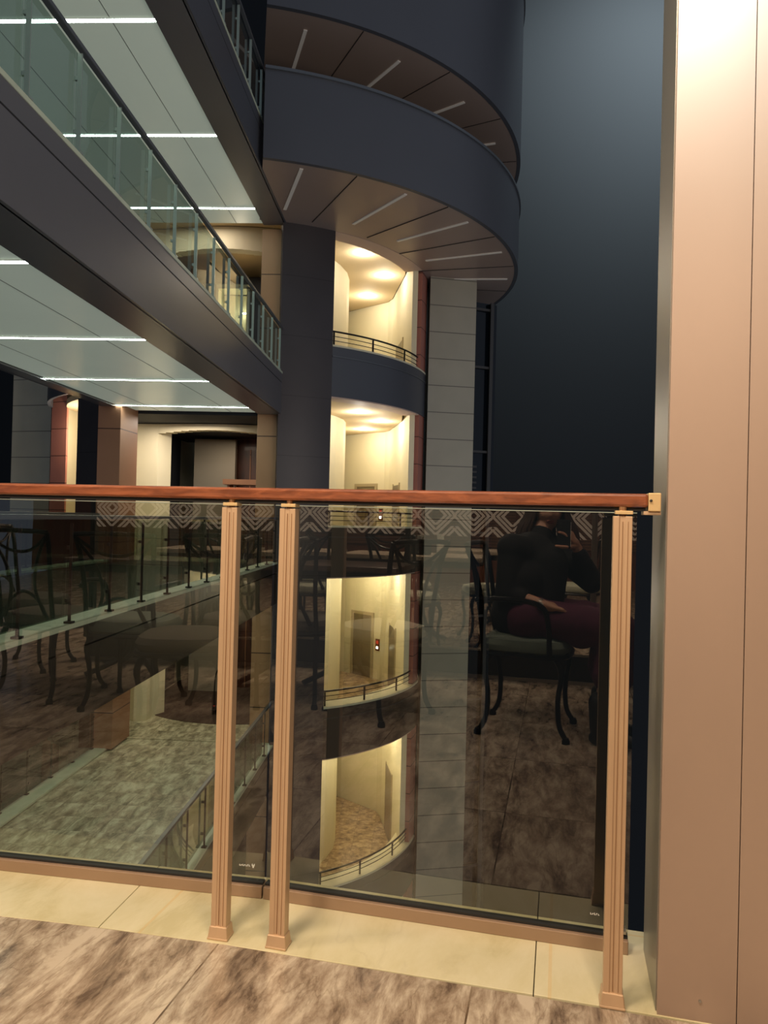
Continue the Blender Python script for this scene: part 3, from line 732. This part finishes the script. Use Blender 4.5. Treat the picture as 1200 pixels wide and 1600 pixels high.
# ================================================================== CAFE behind the camera (seen mirrored in the glass)
def K(s, n, z=0): return tR*s+nR*n+Vector((0, 0, z))     # coordinates from the eye, along and away from the glass
QN = -1.165
pg = empty('glass_partition', 'glass partition with a frosted geometric band, mirrored in the balustrade glass', 'partition', None, K(0, QN, G), -AR)
S0, S1 = -2.80, 2.0
bm = NB(); box(bm, ((S0+S1)/2, 0, .10), (S1-S0, .07, .16)); ob('plinth', bm, 'plinth', pg)
bm = NB(); box(bm, ((S0+S1)/2, .045, .012), (S1-S0, .02, .02)); box(bm, ((S0+S1)/2, .037, .19), (S1-S0, .012, .012)); ob('kick_trim', bm, 'steel', pg)
posts_s = (-2.78, -1.98, -1.02, -.06, .22, 1.16)
for s in posts_s:
    bm = NB(); box(bm, (s, 0, 1.25), (.035, .05, 2.1)); box(bm, (s, .03, 1.25), (.008, .012, 2.1)); ob('mullion', bm, 'steel' if s > -.5 else 'post_dark', pg)
for a, b_ in zip(posts_s[:-1], posts_s[1:]):
    bm = NB(); v = [bm.verts.new(p) for p in ((a, 0, .18), (b_, 0, .18), (b_, 0, 2.3), (a, 0, 2.3))]; bm.faces.new(v); ob('pane', bm, 'glass_plain', pg)
# frosted band: nested diamonds joined by diagonal strips
bm = NB()
Z0, Z1 = .905, 1.20; zc = (Z0+Z1)/2+.03
def strip(p, q, w=.016):
    """a slanted bar clipped to the band's height"""
    (x0, z0), (x1, z1) = p, q
    if z0 > z1: x0, z0, x1, z1 = x1, z1, x0, z0
    if z1 <= Z0 or z0 >= Z1: return
    if z0 < Z0: x0 += (x1-x0)*(Z0-z0)/(z1-z0); z0 = Z0
    if z1 > Z1: x1 = x0+(x1-x0)*(Z1-z0)/(z1-z0); z1 = Z1
    h = w*.72
    v = [bm.verts.new(t) for t in ((x0-h, .006, z0), (x0+h, .006, z0), (x1+h, .006, z1), (x1-h, .006, z1))]
    bm.faces.new(v)
P_ = .26; hz = P_/2
s = S0+.02; i = 0
while s < S1-P_:
    c = s+P_/2
    for r in (.135, .101, .067, .034):
        if i % 2 and r < .05: continue
        for sx in (-1, 1):
            strip((c, zc+r), (c+sx*r, zc)); strip((c, zc-r), (c+sx*r, zc))
    for dd in (.19, .225):
        for sx in (-1, 1):
            strip((c+sx*(dd-.14), zc-.14), (c+sx*dd*.62, zc-(.0 if False else dd*.38)))
            strip((c+sx*(dd-.14), zc+.14), (c+sx*dd*.62, zc+dd*.38))
    s += P_; i += 1
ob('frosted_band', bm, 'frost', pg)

# room shell
bm = NB()
def P2(s, n): return two(K(s, n))
prism(bm, [P2(-7.5, -8.6), P2(3.2, -8.6), P2(3.2, -8.8), P2(-7.5, -8.8)], G, 2.0); struct('wall_back', bm, 'cafewall')
bm = NB(); prism(bm, [P2(3.0, 1.6), P2(3.2, 1.6), P2(3.2, -8.6), P2(3.0, -8.6)], G, 2.0); struct('wall_side', bm, 'cafewall')
bm = NB(); prism(bm, [P2(-5.2, 1.5), P2(3.2, 1.5), P2(3.2, -8.8), P2(-7.5, -8.8)], 2.0, 2.15); struct('ceiling', bm, 'cafeceil')
for i, s in enumerate((-4.6, -3.0, -1.4, .2, 1.8)):
    b = tag(ob('window_blind', (lambda b: (box(b, (0, 0, 0), (1.35, .03, 1.3)), b)[1])(NB()), 'blind'), 'brown slatted blind on the far cafe wall, %s from the darker end' % ('first', 'second', 'third', 'fourth', 'fifth')[i], 'blind', 'slatted blinds in the cafe')
    b.location = K(s, -8.56, .2); b.rotation_euler = (0, 0, -AR)

# --- wrought iron chair
def make_chair(label, arms=False, cush='cush'):
    t = empty('iron_chair', label, 'chair', 'wrought iron cafe chairs')
    # faces +x ; seat .44 wide, .42 deep
    bm = NB()
    prof = []
    for q in range(28):
        a = 2*PI*q/28; c, s = math.cos(a), math.sin(a)
        prof.append((.215*math.copysign(abs(c)**.55, c), .215*math.copysign(abs(s)**.55, s)))
    for sc_, z in ((.88, .405), (1., .42), (1.02, .445), (.96, .47), (.7, .485)):
        pass
    rows = [[bm.verts.new((x*k_, y*k_, z)) for x, y in prof] for k_, z in ((.9, .405), (1., .42), (1.02, .445), (.95, .472), (.7, .487), (.35, .492))]
    for i in range(len(rows)-1):
        for q in range(28): bm.faces.new((rows[i][q], rows[i][(q+1) % 28], rows[i+1][(q+1) % 28], rows[i+1][q]))
    bm.faces.new(rows[0][::-1]); bm.faces.new(rows[-1])
    ob('seat', bm, cush, t, True)
    bm = NB(); tube(bm, [(x*1.0, y*1.0, .40) for x, y in prof+prof[:1]], .012, 6, False); ob('seat_ring', bm, 'iron', t, True)
    for sx in (1, -1):
        for sy in (1, -1):
            bm = NB()
            pth = spline([(sx*.15, sy*.17, .40), (sx*.185, sy*.185, .33), (sx*.17, sy*.175, .2), (sx*.178, sy*.18, .08), (sx*.215, sy*.195, .012)], 6)
            tube(bm, pth, [.016]*8+[.013]*(len(pth)-8), 8); lathe(bm, [(0, 0), (.02, 0), (.02, .015), (.013, .03)], (sx*.213, sy*.195, 0), 10)
            ob('leg', bm, 'iron', t, True)
    for sy in (1, -1):
        bm = NB(); tube(bm, spline([(-.19, sy*.19, .39), (-.215, sy*.185, .6), (-.25, sy*.20, .82), (-.285, sy*.215, .93)]), .013); ob('back_post', bm, 'iron', t, True)
        bm = NB(); tube(bm, spline([(-.285, sy*.205, .9), (-.25, sy*.12, .78), (-.225, sy*.085, .62), (-.20, sy*.15, .45)]), .009); ob('back_curve', bm, 'iron', t, True)
    bm = NB(); tube(bm, spline([(-.285, -.215, .93), (-.292, -.1, .935), (-.292, .1, .935), (-.285, .215, .93)]), .013); ob('top_rail', bm, 'iron', t, True)
    bm = NB(); tube(bm, spline([(-.28, -.205, .91), (-.262, -.1, .84), (-.258, 0, .82), (-.262, .1, .84), (-.28, .205, .91)]), .009)
    tube(bm, spline([(-.205, -.16, .45), (-.21, -.1, .55), (-.215, 0, .60), (-.21, .1, .55), (-.205, .16, .45)]), .009); ob('back_arc', bm, 'iron', t, True)
    if arms:
        for sy in (1, -1):
            bm = NB(); tube(bm, spline([(-.235, sy*.20, .66), (-.12, sy*.245, .675), (.02, sy*.25, .67), (.10, sy*.245, .64), (.125, sy*.235, .55), (.13, sy*.22, .41)]), .013); ob('armrest', bm, 'iron', t, True)
    return t
PHI = -AR
ch = make_chair('wrought iron chair with a pale seat, in front of the partition beside the seated person', False, 'cush')
ch.location = (-.93, .12, G); ch.rotation_euler = (0, 0, R(200))
arm = make_chair('wrought iron armchair with a sage seat, the seated person on it', True, 'cush2')
arm.location = (-.14, .03, G); arm.rotation_euler = (0, 0, PHI+R(6))
dk = make_chair('wrought iron chair with a dark seat pad at the near dark table', False, 'cush3')
dk.location = (-1.42, .72, G); dk.rotation_euler = (0, 0, R(160))
spots = [(ch, -1.9, -2.55, 30, 'pale-seated iron chair at the stone-topped table behind the partition, far side'),
         (ch, -1.12, -2.62, 150, 'pale-seated iron chair behind the partition, turned to the stone-topped table'),
         (ch, -.78, -2.15, 200, 'pale-seated iron chair just behind the partition post near the person'),
         (ch, -2.45, -1.75, 250, 'pale-seated iron chair behind the partition near its dark end'),
         (ch, -2.95, -2.75, 80, 'pale-seated iron chair second from the dark end of the partition'),
         (ch, -1.45, -1.55, 280, 'pale-seated iron chair close behind the partition glass'),
         (ch, -.45, -3.3, 190, 'pale-seated iron chair by the farthest table'),
         (dk, -1.47, .05, 265, 'dark-seated iron chair pulled up to the near square dark table, in front of the partition'),
         (arm, -1.93, .36, 262, 'sage-seated iron armchair seen from behind, left of the pair of posts'),
         (dk, -2.52, .30, 275, 'dark-seated iron chair at the left end, barely lit'),
         (dk, -3.15, -.25, 350, 'dark-seated iron chair at the left end of the long dark table'),
         (ch, -3.25, .55, 30, 'pale-seated iron chair at the far left end, beside the barely lit one')]
for src, x, y, a, lab in spots:
    dup(src, (x, y, G), R(a), lab)

def make_table(label, loc, rz, size, top, things=None):
    t = empty('cafe_table', label, 'table', 'cafe tables', loc, rz)
    bm = NB(); box(bm, (0, 0, .735), (size[0], size[1], .035), bev=.006); ob('tabletop', bm, top, t)
    bm = NB(); box(bm, (0, 0, .69), (size[0]*.9, size[1]*.9, .05)); ob('apron', bm, 'iron', t)
    for sx in (-.06, -.02, .02, .06):
        pass
    for sx in (-1, 1):
        for sy in (-1, 1):
            bm = NB(); tube(bm, spline([(sx*.05, sy*.05, .68), (sx*.045, sy*.045, .35), (sx*.07, sy*.07, .12), (sx*.24, sy*.24, .012)]), .018); ob('leg', bm, 'iron', t, True)
    bm = NB(); lathe(bm, [(.0, .3), (.075, .3), (.075, .315), (0, .315)]); ob('collar', bm, 'iron', t)
    return t
make_table('near square table with a dark top, in front of the partition', (-1.42, -.52, G), R(-11), (.7, .6), 'ttop')
make_table('stone-topped table behind the partition with a napkin box on it', (-1.62, -2.1, G), R(-10), (1.2, .7), 'ttop_light')
make_table('long dark table in front of the partition at its dark end', (-2.4, -.38, G), R(-8), (.8, .5), 'ttop')
make_table('farthest table, with a pale top, behind the partition', (-1.2, -3.6, G), R(-12), (1.3, .7), 'ttop_light')
make_table('pale-topped table behind the partition towards its dark end', (-2.75, -2.0, G), R(-12), (.8, .7), 'ttop_light')
b = empty('napkin_box', 'dark napkin box with a white napkin on the stone-topped table', 'napkin box', None, (-1.55, -2.05, G+.7535))
bm = NB(); box(bm, (0, 0, .06), (.15, .12, .12), bev=.006); ob('case', bm, 'black', b)
bm = NB(); prism(bm, [(-.03, -.004), (.03, -.008), (.04, .01), (-.03, .008)], .12, .165); ob('napkin', bm, 'paper', b)
b = empty('menu_card', 'small white menu card standing on the stone-topped table', 'menu', None, (-1.35, -1.98, G+.7535), R(40))
bm = NB(); box(bm, (0, 0, .09), (.11, .004, .18)); ob('card', bm, 'paper', b)
bm = NB(); box(bm, (0, 0, .006), (.12, .04, .012)); ob('stand', bm, 'black', b)
b = empty('napkin_box', 'brown leather napkin box on the pale farthest table', 'napkin box', None, (-1.1, -3.55, G+.7535))
bm = NB(); box(bm, (0, 0, .06), (.2, .14, .12), bev=.006); ob('case', bm, 'leather', b)
bm = NB(); prism(bm, [(-.03, -.004), (.03, -.008), (.04, .01), (-.03, .008)], .12, .15); ob('napkin', bm, 'paper', b)

# ------------------------------------------------------------------ the seated person holding the phone
def capsule(bm, p, q, r1, r2, n=18):
    p, q = Vector(p), Vector(q)
    for c, r in ((p, r1), (q, r2)):
        bmesh.ops.create_icosphere(bm, subdivisions=3, radius=r, matrix=Matrix.Translation(c))
    d = (q-p).normalized(); u_ = d.orthogonal().normalized(); v_ = d.cross(u_); rows = []
    for c, r in ((p, r1), (q, r2)):
        rows.append([bm.verts.new(c+(u_*math.cos(2*PI*k/n)+v_*math.sin(2*PI*k/n))*r) for k in range(n)])
    for k in range(n): bm.faces.new((rows[0][k], rows[0][(k+1) % n], rows[1][(k+1) % n], rows[1][k]))
    bm.faces.new(rows[0][::-1]); bm.faces.new(rows[1])
def ell(bm, c, s, rot=None):
    m_ = Matrix.Translation(c) @ (rot or Matrix.Identity(4)) @ Matrix.Diagonal((*s, 1))
    bmesh.ops.create_icosphere(bm, subdivisions=3, radius=1, matrix=m_)
def fused(name, bm, m, parent, voxel, sm=4):
    me = bpy.data.meshes.new(name); bm.to_mesh(me); bm.free(); me.materials.append(M[m])
    o = bpy.data.objects.new(name, me); COL.objects.link(o)
    a = o.modifiers.new('r', 'REMESH'); a.mode = 'VOXEL'; a.voxel_size = voxel; a.use_smooth_shade = True
    s_ = o.modifiers.new('s', 'SMOOTH'); s_.iterations = sm; s_.factor = .5
    if parent is not None: o.parent = parent
    return o
hd = K(-.065, -.200, .065); HROT = Matrix.Rotation(-AR-R(10), 4, 'Z') @ Matrix.Rotation(R(-8), 4, 'X')
bm = NB()
# head
hb = NB(); bmesh.ops.create_uvsphere(hb, u_segments=64, v_segments=48, radius=1)
def gs(x, z, cx, cz, sx, sz): return math.exp(-((x-cx)/sx)**2-((z-cz)/sz)**2)
for v in hb.verts:
    x, y, z = v.co
    X, Y, Z = x*.074, y*.092, z*.112
    if Z < -.02:                        # jaw
        t = min(1, (-.02-Z)/.09); X *= 1-.32*t; Y = Y*(1-.25*t)+.012*t
    if y > 0:
        Y += .026*gs(X, Z, 0, -.012, .011, .016)+.012*gs(X, Z, 0, .012, .007, .02)      # nose
        Y -= .010*(gs(X, Z, .031, .012, .017, .012)+gs(X, Z, -.031, .012, .017, .012))  # sockets
        Y += .005*(gs(X, Z, .03, .034, .02, .007)+gs(X, Z, -.03, .034, .02, .007))      # brows
        Y += .007*gs(X, Z, 0, -.050, .022, .009)+.008*gs(X, Z, 0, -.086, .02, .016)     # mouth, chin
        Y += .005*(gs(X, Z, .042, -.02, .02, .018)+gs(X, Z, -.042, -.02, .02, .018))    # cheeks
    v.co = (X, Y, Z)
for sx in (-1, 1):
    ell(hb, (sx*.074, -.008, .0), (.009, .018, .030))
bmesh.ops.transform(hb, matrix=Matrix.Translation(hd) @ HROT, verts=hb.verts)
me_ = bpy.data.meshes.new('t'); hb.to_mesh(me_); hb.free(); bm.from_mesh(me_); bpy.data.meshes.remove(me_)
J = dict(pel=K(-.17, -.03, -.45), wst=K(-.185, -.06, -.30), chs=K(-.15, -.09, -.19), nck=K(-.10, -.15, -.075), nk2=K(-.08, -.185, -.0),
         ls=K(-.235, .055, -.135), le=K(-.25, .10, -.36), lw=K(-.06, .165, -.405), rs=K(-.05, -.215, -.135), re=K(.165, -.13, -.30), rw=K(.085, -.062, -.125),
         lh=K(-.14, .07, -.48), lk=K(.28, .15, -.50), la=K(.20, .18, -.97), rh=K(-.09, -.11, -.48), rk=K(.27, -.07, -.50), ra=K(.22, -.03, -.97))
for a, b_, r1, r2 in (('pel', 'wst', .125, .11), ('wst', 'chs', .11, .115), ('chs', 'nck', .09, .052), ('nck', 'nk2', .052, .048), ('chs', 'ls', .09, .058), ('chs', 'rs', .09, .058),
                      ('ls', 'le', .050, .040), ('le', 'lw', .038, .026), ('rs', 're', .050, .040), ('re', 'rw', .038, .026),
                      ('pel', 'lh', .11, .09), ('lh', 'lk', .085, .058), ('lk', 'la', .055, .036), ('pel', 'rh', .11, .09), ('rh', 'rk', .085, .058), ('rk', 'ra', .055, .036)):
    capsule(bm, J[a], J[b_], r1, r2)
def hand(bm, wr, palm_dir, nrm, curls, fl=.075, thumb_side=1, thumb_curl=.3):
    d = palm_dir.normalized(); n_ = (nrm-d*nrm.dot(d)).normalized(); s_ = d.cross(n_)
    capsule(bm, wr, wr+d*.03, .024, .026)
    for k in range(4):                   # palm
        o_ = s_*(-.027+.018*k); capsule(bm, wr+d*.02+o_*.6, wr+d*.075+o_, .014, .0115)
    for k in range(4):                   # fingers
        o_ = s_*(-.027+.018*k); p = wr+d*.078+o_; c = curls[k]; L_ = fl*(.86, 1.0, .95, .76)[k]; ang = 0
        for seg, fr in enumerate((.45, .32, .23)):
            ang += c; dd = d*math.cos(ang)+n_*math.sin(ang)
            q = p+dd*L_*fr; capsule(bm, p, q, .0088-.0008*seg, .0082-.0008*seg, 10); p = q
    p = wr+d*.022-s_*.024*thumb_side; dd = (d*.6-s_*.8*thumb_side+n_*thumb_curl).normalized()
    for fr, r_ in ((.045, .013), (.032, .0105), (.024, .0095)):
        q = p+dd*fr; capsule(bm, p, q, r_, r_*.9, 10); p = q; dd = (dd+d*.35+n_*thumb_curl).normalized()
camf = (nR*math.cos(R(13.4))-tR*math.sin(R(13.4))); camr = camf.cross(Vector((0, 0, 1)))
hand(bm, J['rw'], (K(.035, -.020, -.035)-J['rw']), -camr, (.35, .45, .5, .6), .07, 1, .5)
hand(bm, J['lw'], K(.06, .14, -.43)-J['lw'], Vector((0, 0, -1)), (.25, .25, .3, .3), .07, 1, .3)
person = fused('person', bm, 'skin', None, .0048, 3)
tag(person, 'seated person in black top and plum skirt holding up a phone, mirrored in the glass', 'person')
# clothing
bm = NB()
for a, b_, r1, r2 in (('pel', 'wst', .145, .135), ('wst', 'chs', .135, .14), ('chs', 'nck', .105, .058), ('chs', 'ls', .11, .078), ('chs', 'rs', .11, .075), ('ls', 'le', .070, .062), ('rs', 're', .068, .062)):
    capsule(bm, J[a], J[b_], r1, r2)
capsule(bm, J['le'], J['le'].lerp(J['lw'], .35), .060, .048); capsule(bm, K(-.11, -.03, -.45), K(-.07, -.06, -.22), .13, .12); capsule(bm, K(-.2, .0, -.47), K(-.18, .02, -.3), .14, .12); capsule(bm, J['re'], J['re'].lerp(J['rw'], .80), .060, .040)
capsule(bm, J['nck'], J['nck'].lerp(J['nk2'], .2), .060, .056)
fused('jacket', bm, 'jacket', person, .008, 5)
bm = NB()
for a, b_, r1, r2 in (('pel', 'lh', .14, .125), ('pel', 'rh', .14, .125), ('lh', 'lk', .105, .088), ('rh', 'rk', .105, .088)):
    capsule(bm, J[a], J[b_], r1, r2)
capsule(bm, J['lk'], J['rk'], .088, .088)
for t in (0, .33, .66, 1):
    p = J['lk'].lerp(J['rk'], t); capsule(bm, p+Vector((0, 0, -.02)), p+Vector((.0, 0, -.22))-tR*.02, .092, .10)
    p2 = J['lh'].lerp(J['rh'], t).lerp(p, .6); capsule(bm, p2, p2+Vector((0, 0, -.03)), .10, .09)
fused('skirt', bm, 'skirt', person, .009, 6)
bm = NB()
for k_ in ('la', 'ra'):
    a = J[k_]; toe = a+tR*.15+nR*.05+Vector((0, 0, -.045)); heel = a-tR*.02+Vector((0, 0, -.05))
    capsule(bm, a+Vector((0, 0, .12)), a, .052, .044); capsule(bm, a+Vector((0, 0, -.02)), toe, .040, .028); capsule(bm, heel, toe, .028, .028)
fused('boots', bm, 'black', person, .006, 3)
# hair: cap and long locks
bm = NB(); hb = NB(); bmesh.ops.create_uvsphere(hb, u_segments=48, v_segments=36, radius=1)
for v in hb.verts: v.co = (v.co.x*.088, v.co.y*.104-.012, v.co.z*.122+.008)
bmesh.ops.delete(hb, geom=[fc for fc in hb.faces if (fc.calc_center_median().y > .045 and fc.calc_center_median().z < .072) or fc.calc_center_median().z < -.07], context='FACES')
me_ = bpy.data.meshes.new('t'); hb.to_mesh(me_); hb.free(); bm.from_mesh(me_); bpy.data.meshes.remove(me_)
for i in range(120):
    a = R(135)+R(270)*i/119+random.uniform(-.04, .04)   # around the back, ear to ear
    cx, cy = math.cos(a), math.sin(a)
    st = (.05*cx, .06*cy-.01, .118); L_ = random.uniform(.25, .36)
    tube(bm, spline([st, (.088*cx, .100*cy-.014, .06), (.118*cx, .104*cy-.01, -.03), (.15*cx+random.uniform(-.015, .015), .10*cy+.0, -.12), (.175*cx+random.uniform(-.02, .02), .07*cy+.03, -L_)], 4), [.004]+[.0075]*12+[.006, .004, .003, .001], 6)
bmesh.ops.transform(bm, matrix=Matrix.Translation(hd) @ HROT, verts=bm.verts)
ob('hair', bm, 'hair', person, True)
for sx in (-1, 1):
    bm = NB(); bmesh.ops.create_uvsphere(bm, u_segments=20, v_segments=14, radius=.0115, matrix=Matrix.Translation(hd) @ HROT @ Matrix.Translation((sx*.031, .066, .012)))
    e_ = ob('eye', bm, 'eye', person, True)
    bm = NB(); bmesh.ops.create_uvsphere(bm, u_segments=16, v_segments=10, radius=.006, matrix=Matrix.Translation(hd) @ HROT @ Matrix.Translation((sx*.031, .0735, .012)))
    ob('iris', bm, 'iris', e_, True)
bm = NB(); ell(bm, (0, .0835, -.046), (.021, .006, .004)); ell(bm, (0, .083, -.054), (.018, .006, .0045)); bmesh.ops.transform(bm, matrix=Matrix.Translation(hd) @ HROT, verts=bm.verts)
ob('lips', bm, 'lips', person, True)
# bracelet watch on the wrist that rests in the lap
wt = empty('wrist_watch', 'silver watch on the wrist resting in the lap of the seated person', 'watch', None, J['le'].lerp(J['lw'], .88))
dv = (J['lw']-J['le']).normalized(); q_ = dv.to_track_quat('Z', 'Y').to_matrix().to_4x4()
bm = NB(); lathe(bm, [(.0275, -.007), (.0300, -.007), (.0300, .007), (.0275, .007), (.0275, -.007)], n=28); bmesh.ops.transform(bm, matrix=q_, verts=bm.verts); ob('strap', bm, 'steel', wt, True)
bm = NB(); lathe(bm, [(0, 0), (.014, 0), (.014, .006), (0, .007)], n=24); bmesh.ops.transform(bm, matrix=Matrix.Translation(nR*.030) @ nR.to_track_quat('Z', 'Y').to_matrix().to_4x4(), verts=bm.verts); ob('dial', bm, 'white', wt, True)
# the phone that takes the picture, just behind the point of view
ph_ = empty('phone', 'dark phone with a pale edge held up in front of the face', 'phone', None, (0, 0, 0))
PM = Matrix(((camr.x, camf.x, 0, 0), (camr.y, camf.y, 0, 0), (0, 0, 1, 0), (0, 0, 0, 1)))
def addp(name, bm, m, par=ph_):
    bmesh.ops.transform(bm, matrix=PM, verts=bm.verts); return ob(name, bm, m, par)
bm = NB(); box(bm, (.016, -.0125, -.056), (.070, .0075, .146), bev=.0035); addp('body', bm, 'phone')
bm = NB(); box(bm, (.016, -.0168, -.056), (.064, .0004, .138)); addp('screen', bm, 'black')
bm = NB(); box(bm, (.0515, -.0125, -.056), (.001, .006, .12)); addp('pale_edge', bm, 'white')
for z_ in (0., -.022):
    bm = NB(); tube(bm, [(.0, -.0095, z_), (.0, -.0068, z_)], .008, 20); addp('lens', bm, 'gasket')


# ================================================================== LIGHT
W = bpy.data.worlds.new('night'); sc.world = W; W.use_nodes = True
W.node_tree.nodes['Background'].inputs[0].default_value = (.15, .17, .21, 1)
W.node_tree.nodes['Background'].inputs[1].default_value = 1.
warm = (1, .77, .55)
# cafe ceiling lamps
for i, (s, n, p) in enumerate(((-.9, .75, 46), (.15, .6, 36), (-2.6, .7, 36), (-1.5, -2.6, 150), (1., -2.6, 90), (-3.6, -3.2, 80), (-.6, -5.2, 130))):
    l = empty('ceiling_panel_lamp', 'square warm ceiling lamp of the cafe, %s' % ('over the bronze posts', 'over the single post', 'over the left pane', 'over the stone-topped table', 'behind the person', 'over the dark end', 'by the blinds')[i], 'ceiling light', 'cafe ceiling lamps', K(s, n, 1.985), -AR)
    bm = NB(); box(bm, (0, 0, .0), (.5, .5, .02)); ob('lamp_frame', bm, 'white', l)
    area('cafe_lamp', K(s, n, 1.965), (.45, .45), p, warm)
spot('pier_wash', K(.42, .75, 1.85), K(.47, 1.72, 1.35), 75, (.62, .90, 1.0), 80, 1, .12)  # added cool spot that whitens the pier top, not a ceiling lamp
# atrium: added fill and wash lamps, no fixtures in view
area('atrium_fill', (7, 3, 1), (6, 4), 420, (1, .86, .72), aim((7, 3, 1), (-1, 18, 7)))  # unseen fill lamp put in to light the round building
spot('glow_wash', (10.5, 22, 21), (8.2, 30, 17), 15000, (.84, .96, 1), 105, 1, .5)  # added spot; its wash on the backdrop stands in for lens glow

# ================================================================== CAMERA
cam = bpy.data.cameras.new('Camera'); co = bpy.data.objects.new('Camera', cam); COL.objects.link(co)
cam.sensor_fit = 'VERTICAL'; cam.sensor_height = 36; cam.lens = 1155/1600*36; cam.clip_start = .004; cam.clip_end = 200
yaw, pit, ro = R(2.73), R(.5), R(1.43)
f0 = Vector((-math.sin(yaw), math.cos(yaw), 0)); r0 = Vector((math.cos(yaw), math.sin(yaw), 0)); zz = Vector((0, 0, 1))
f = f0*math.cos(pit)+zz*math.sin(pit); u0 = -f0*math.sin(pit)+zz*math.cos(pit)
r = r0*math.cos(ro)+u0*math.sin(ro); u = -r0*math.sin(ro)+u0*math.cos(ro)
co.matrix_world = Matrix(((r.x, u.x, -f.x, 0), (r.y, u.y, -f.y, 0), (r.z, u.z, -f.z, 0), (0, 0, 0, 1)))
sc.camera = co
sc.view_settings.view_transform = 'Standard'
sc.view_settings.look = 'None'
sc.cycles.use_denoising = True
sc.cycles.max_bounces = 10; sc.cycles.transparent_max_bounces = 24; sc.cycles.glossy_bounces = 5; sc.cycles.diffuse_bounces = 3
sc.cycles.sample_clamp_indirect = 4
sc.cycles.caustics_reflective = False; sc.cycles.caustics_refractive = False
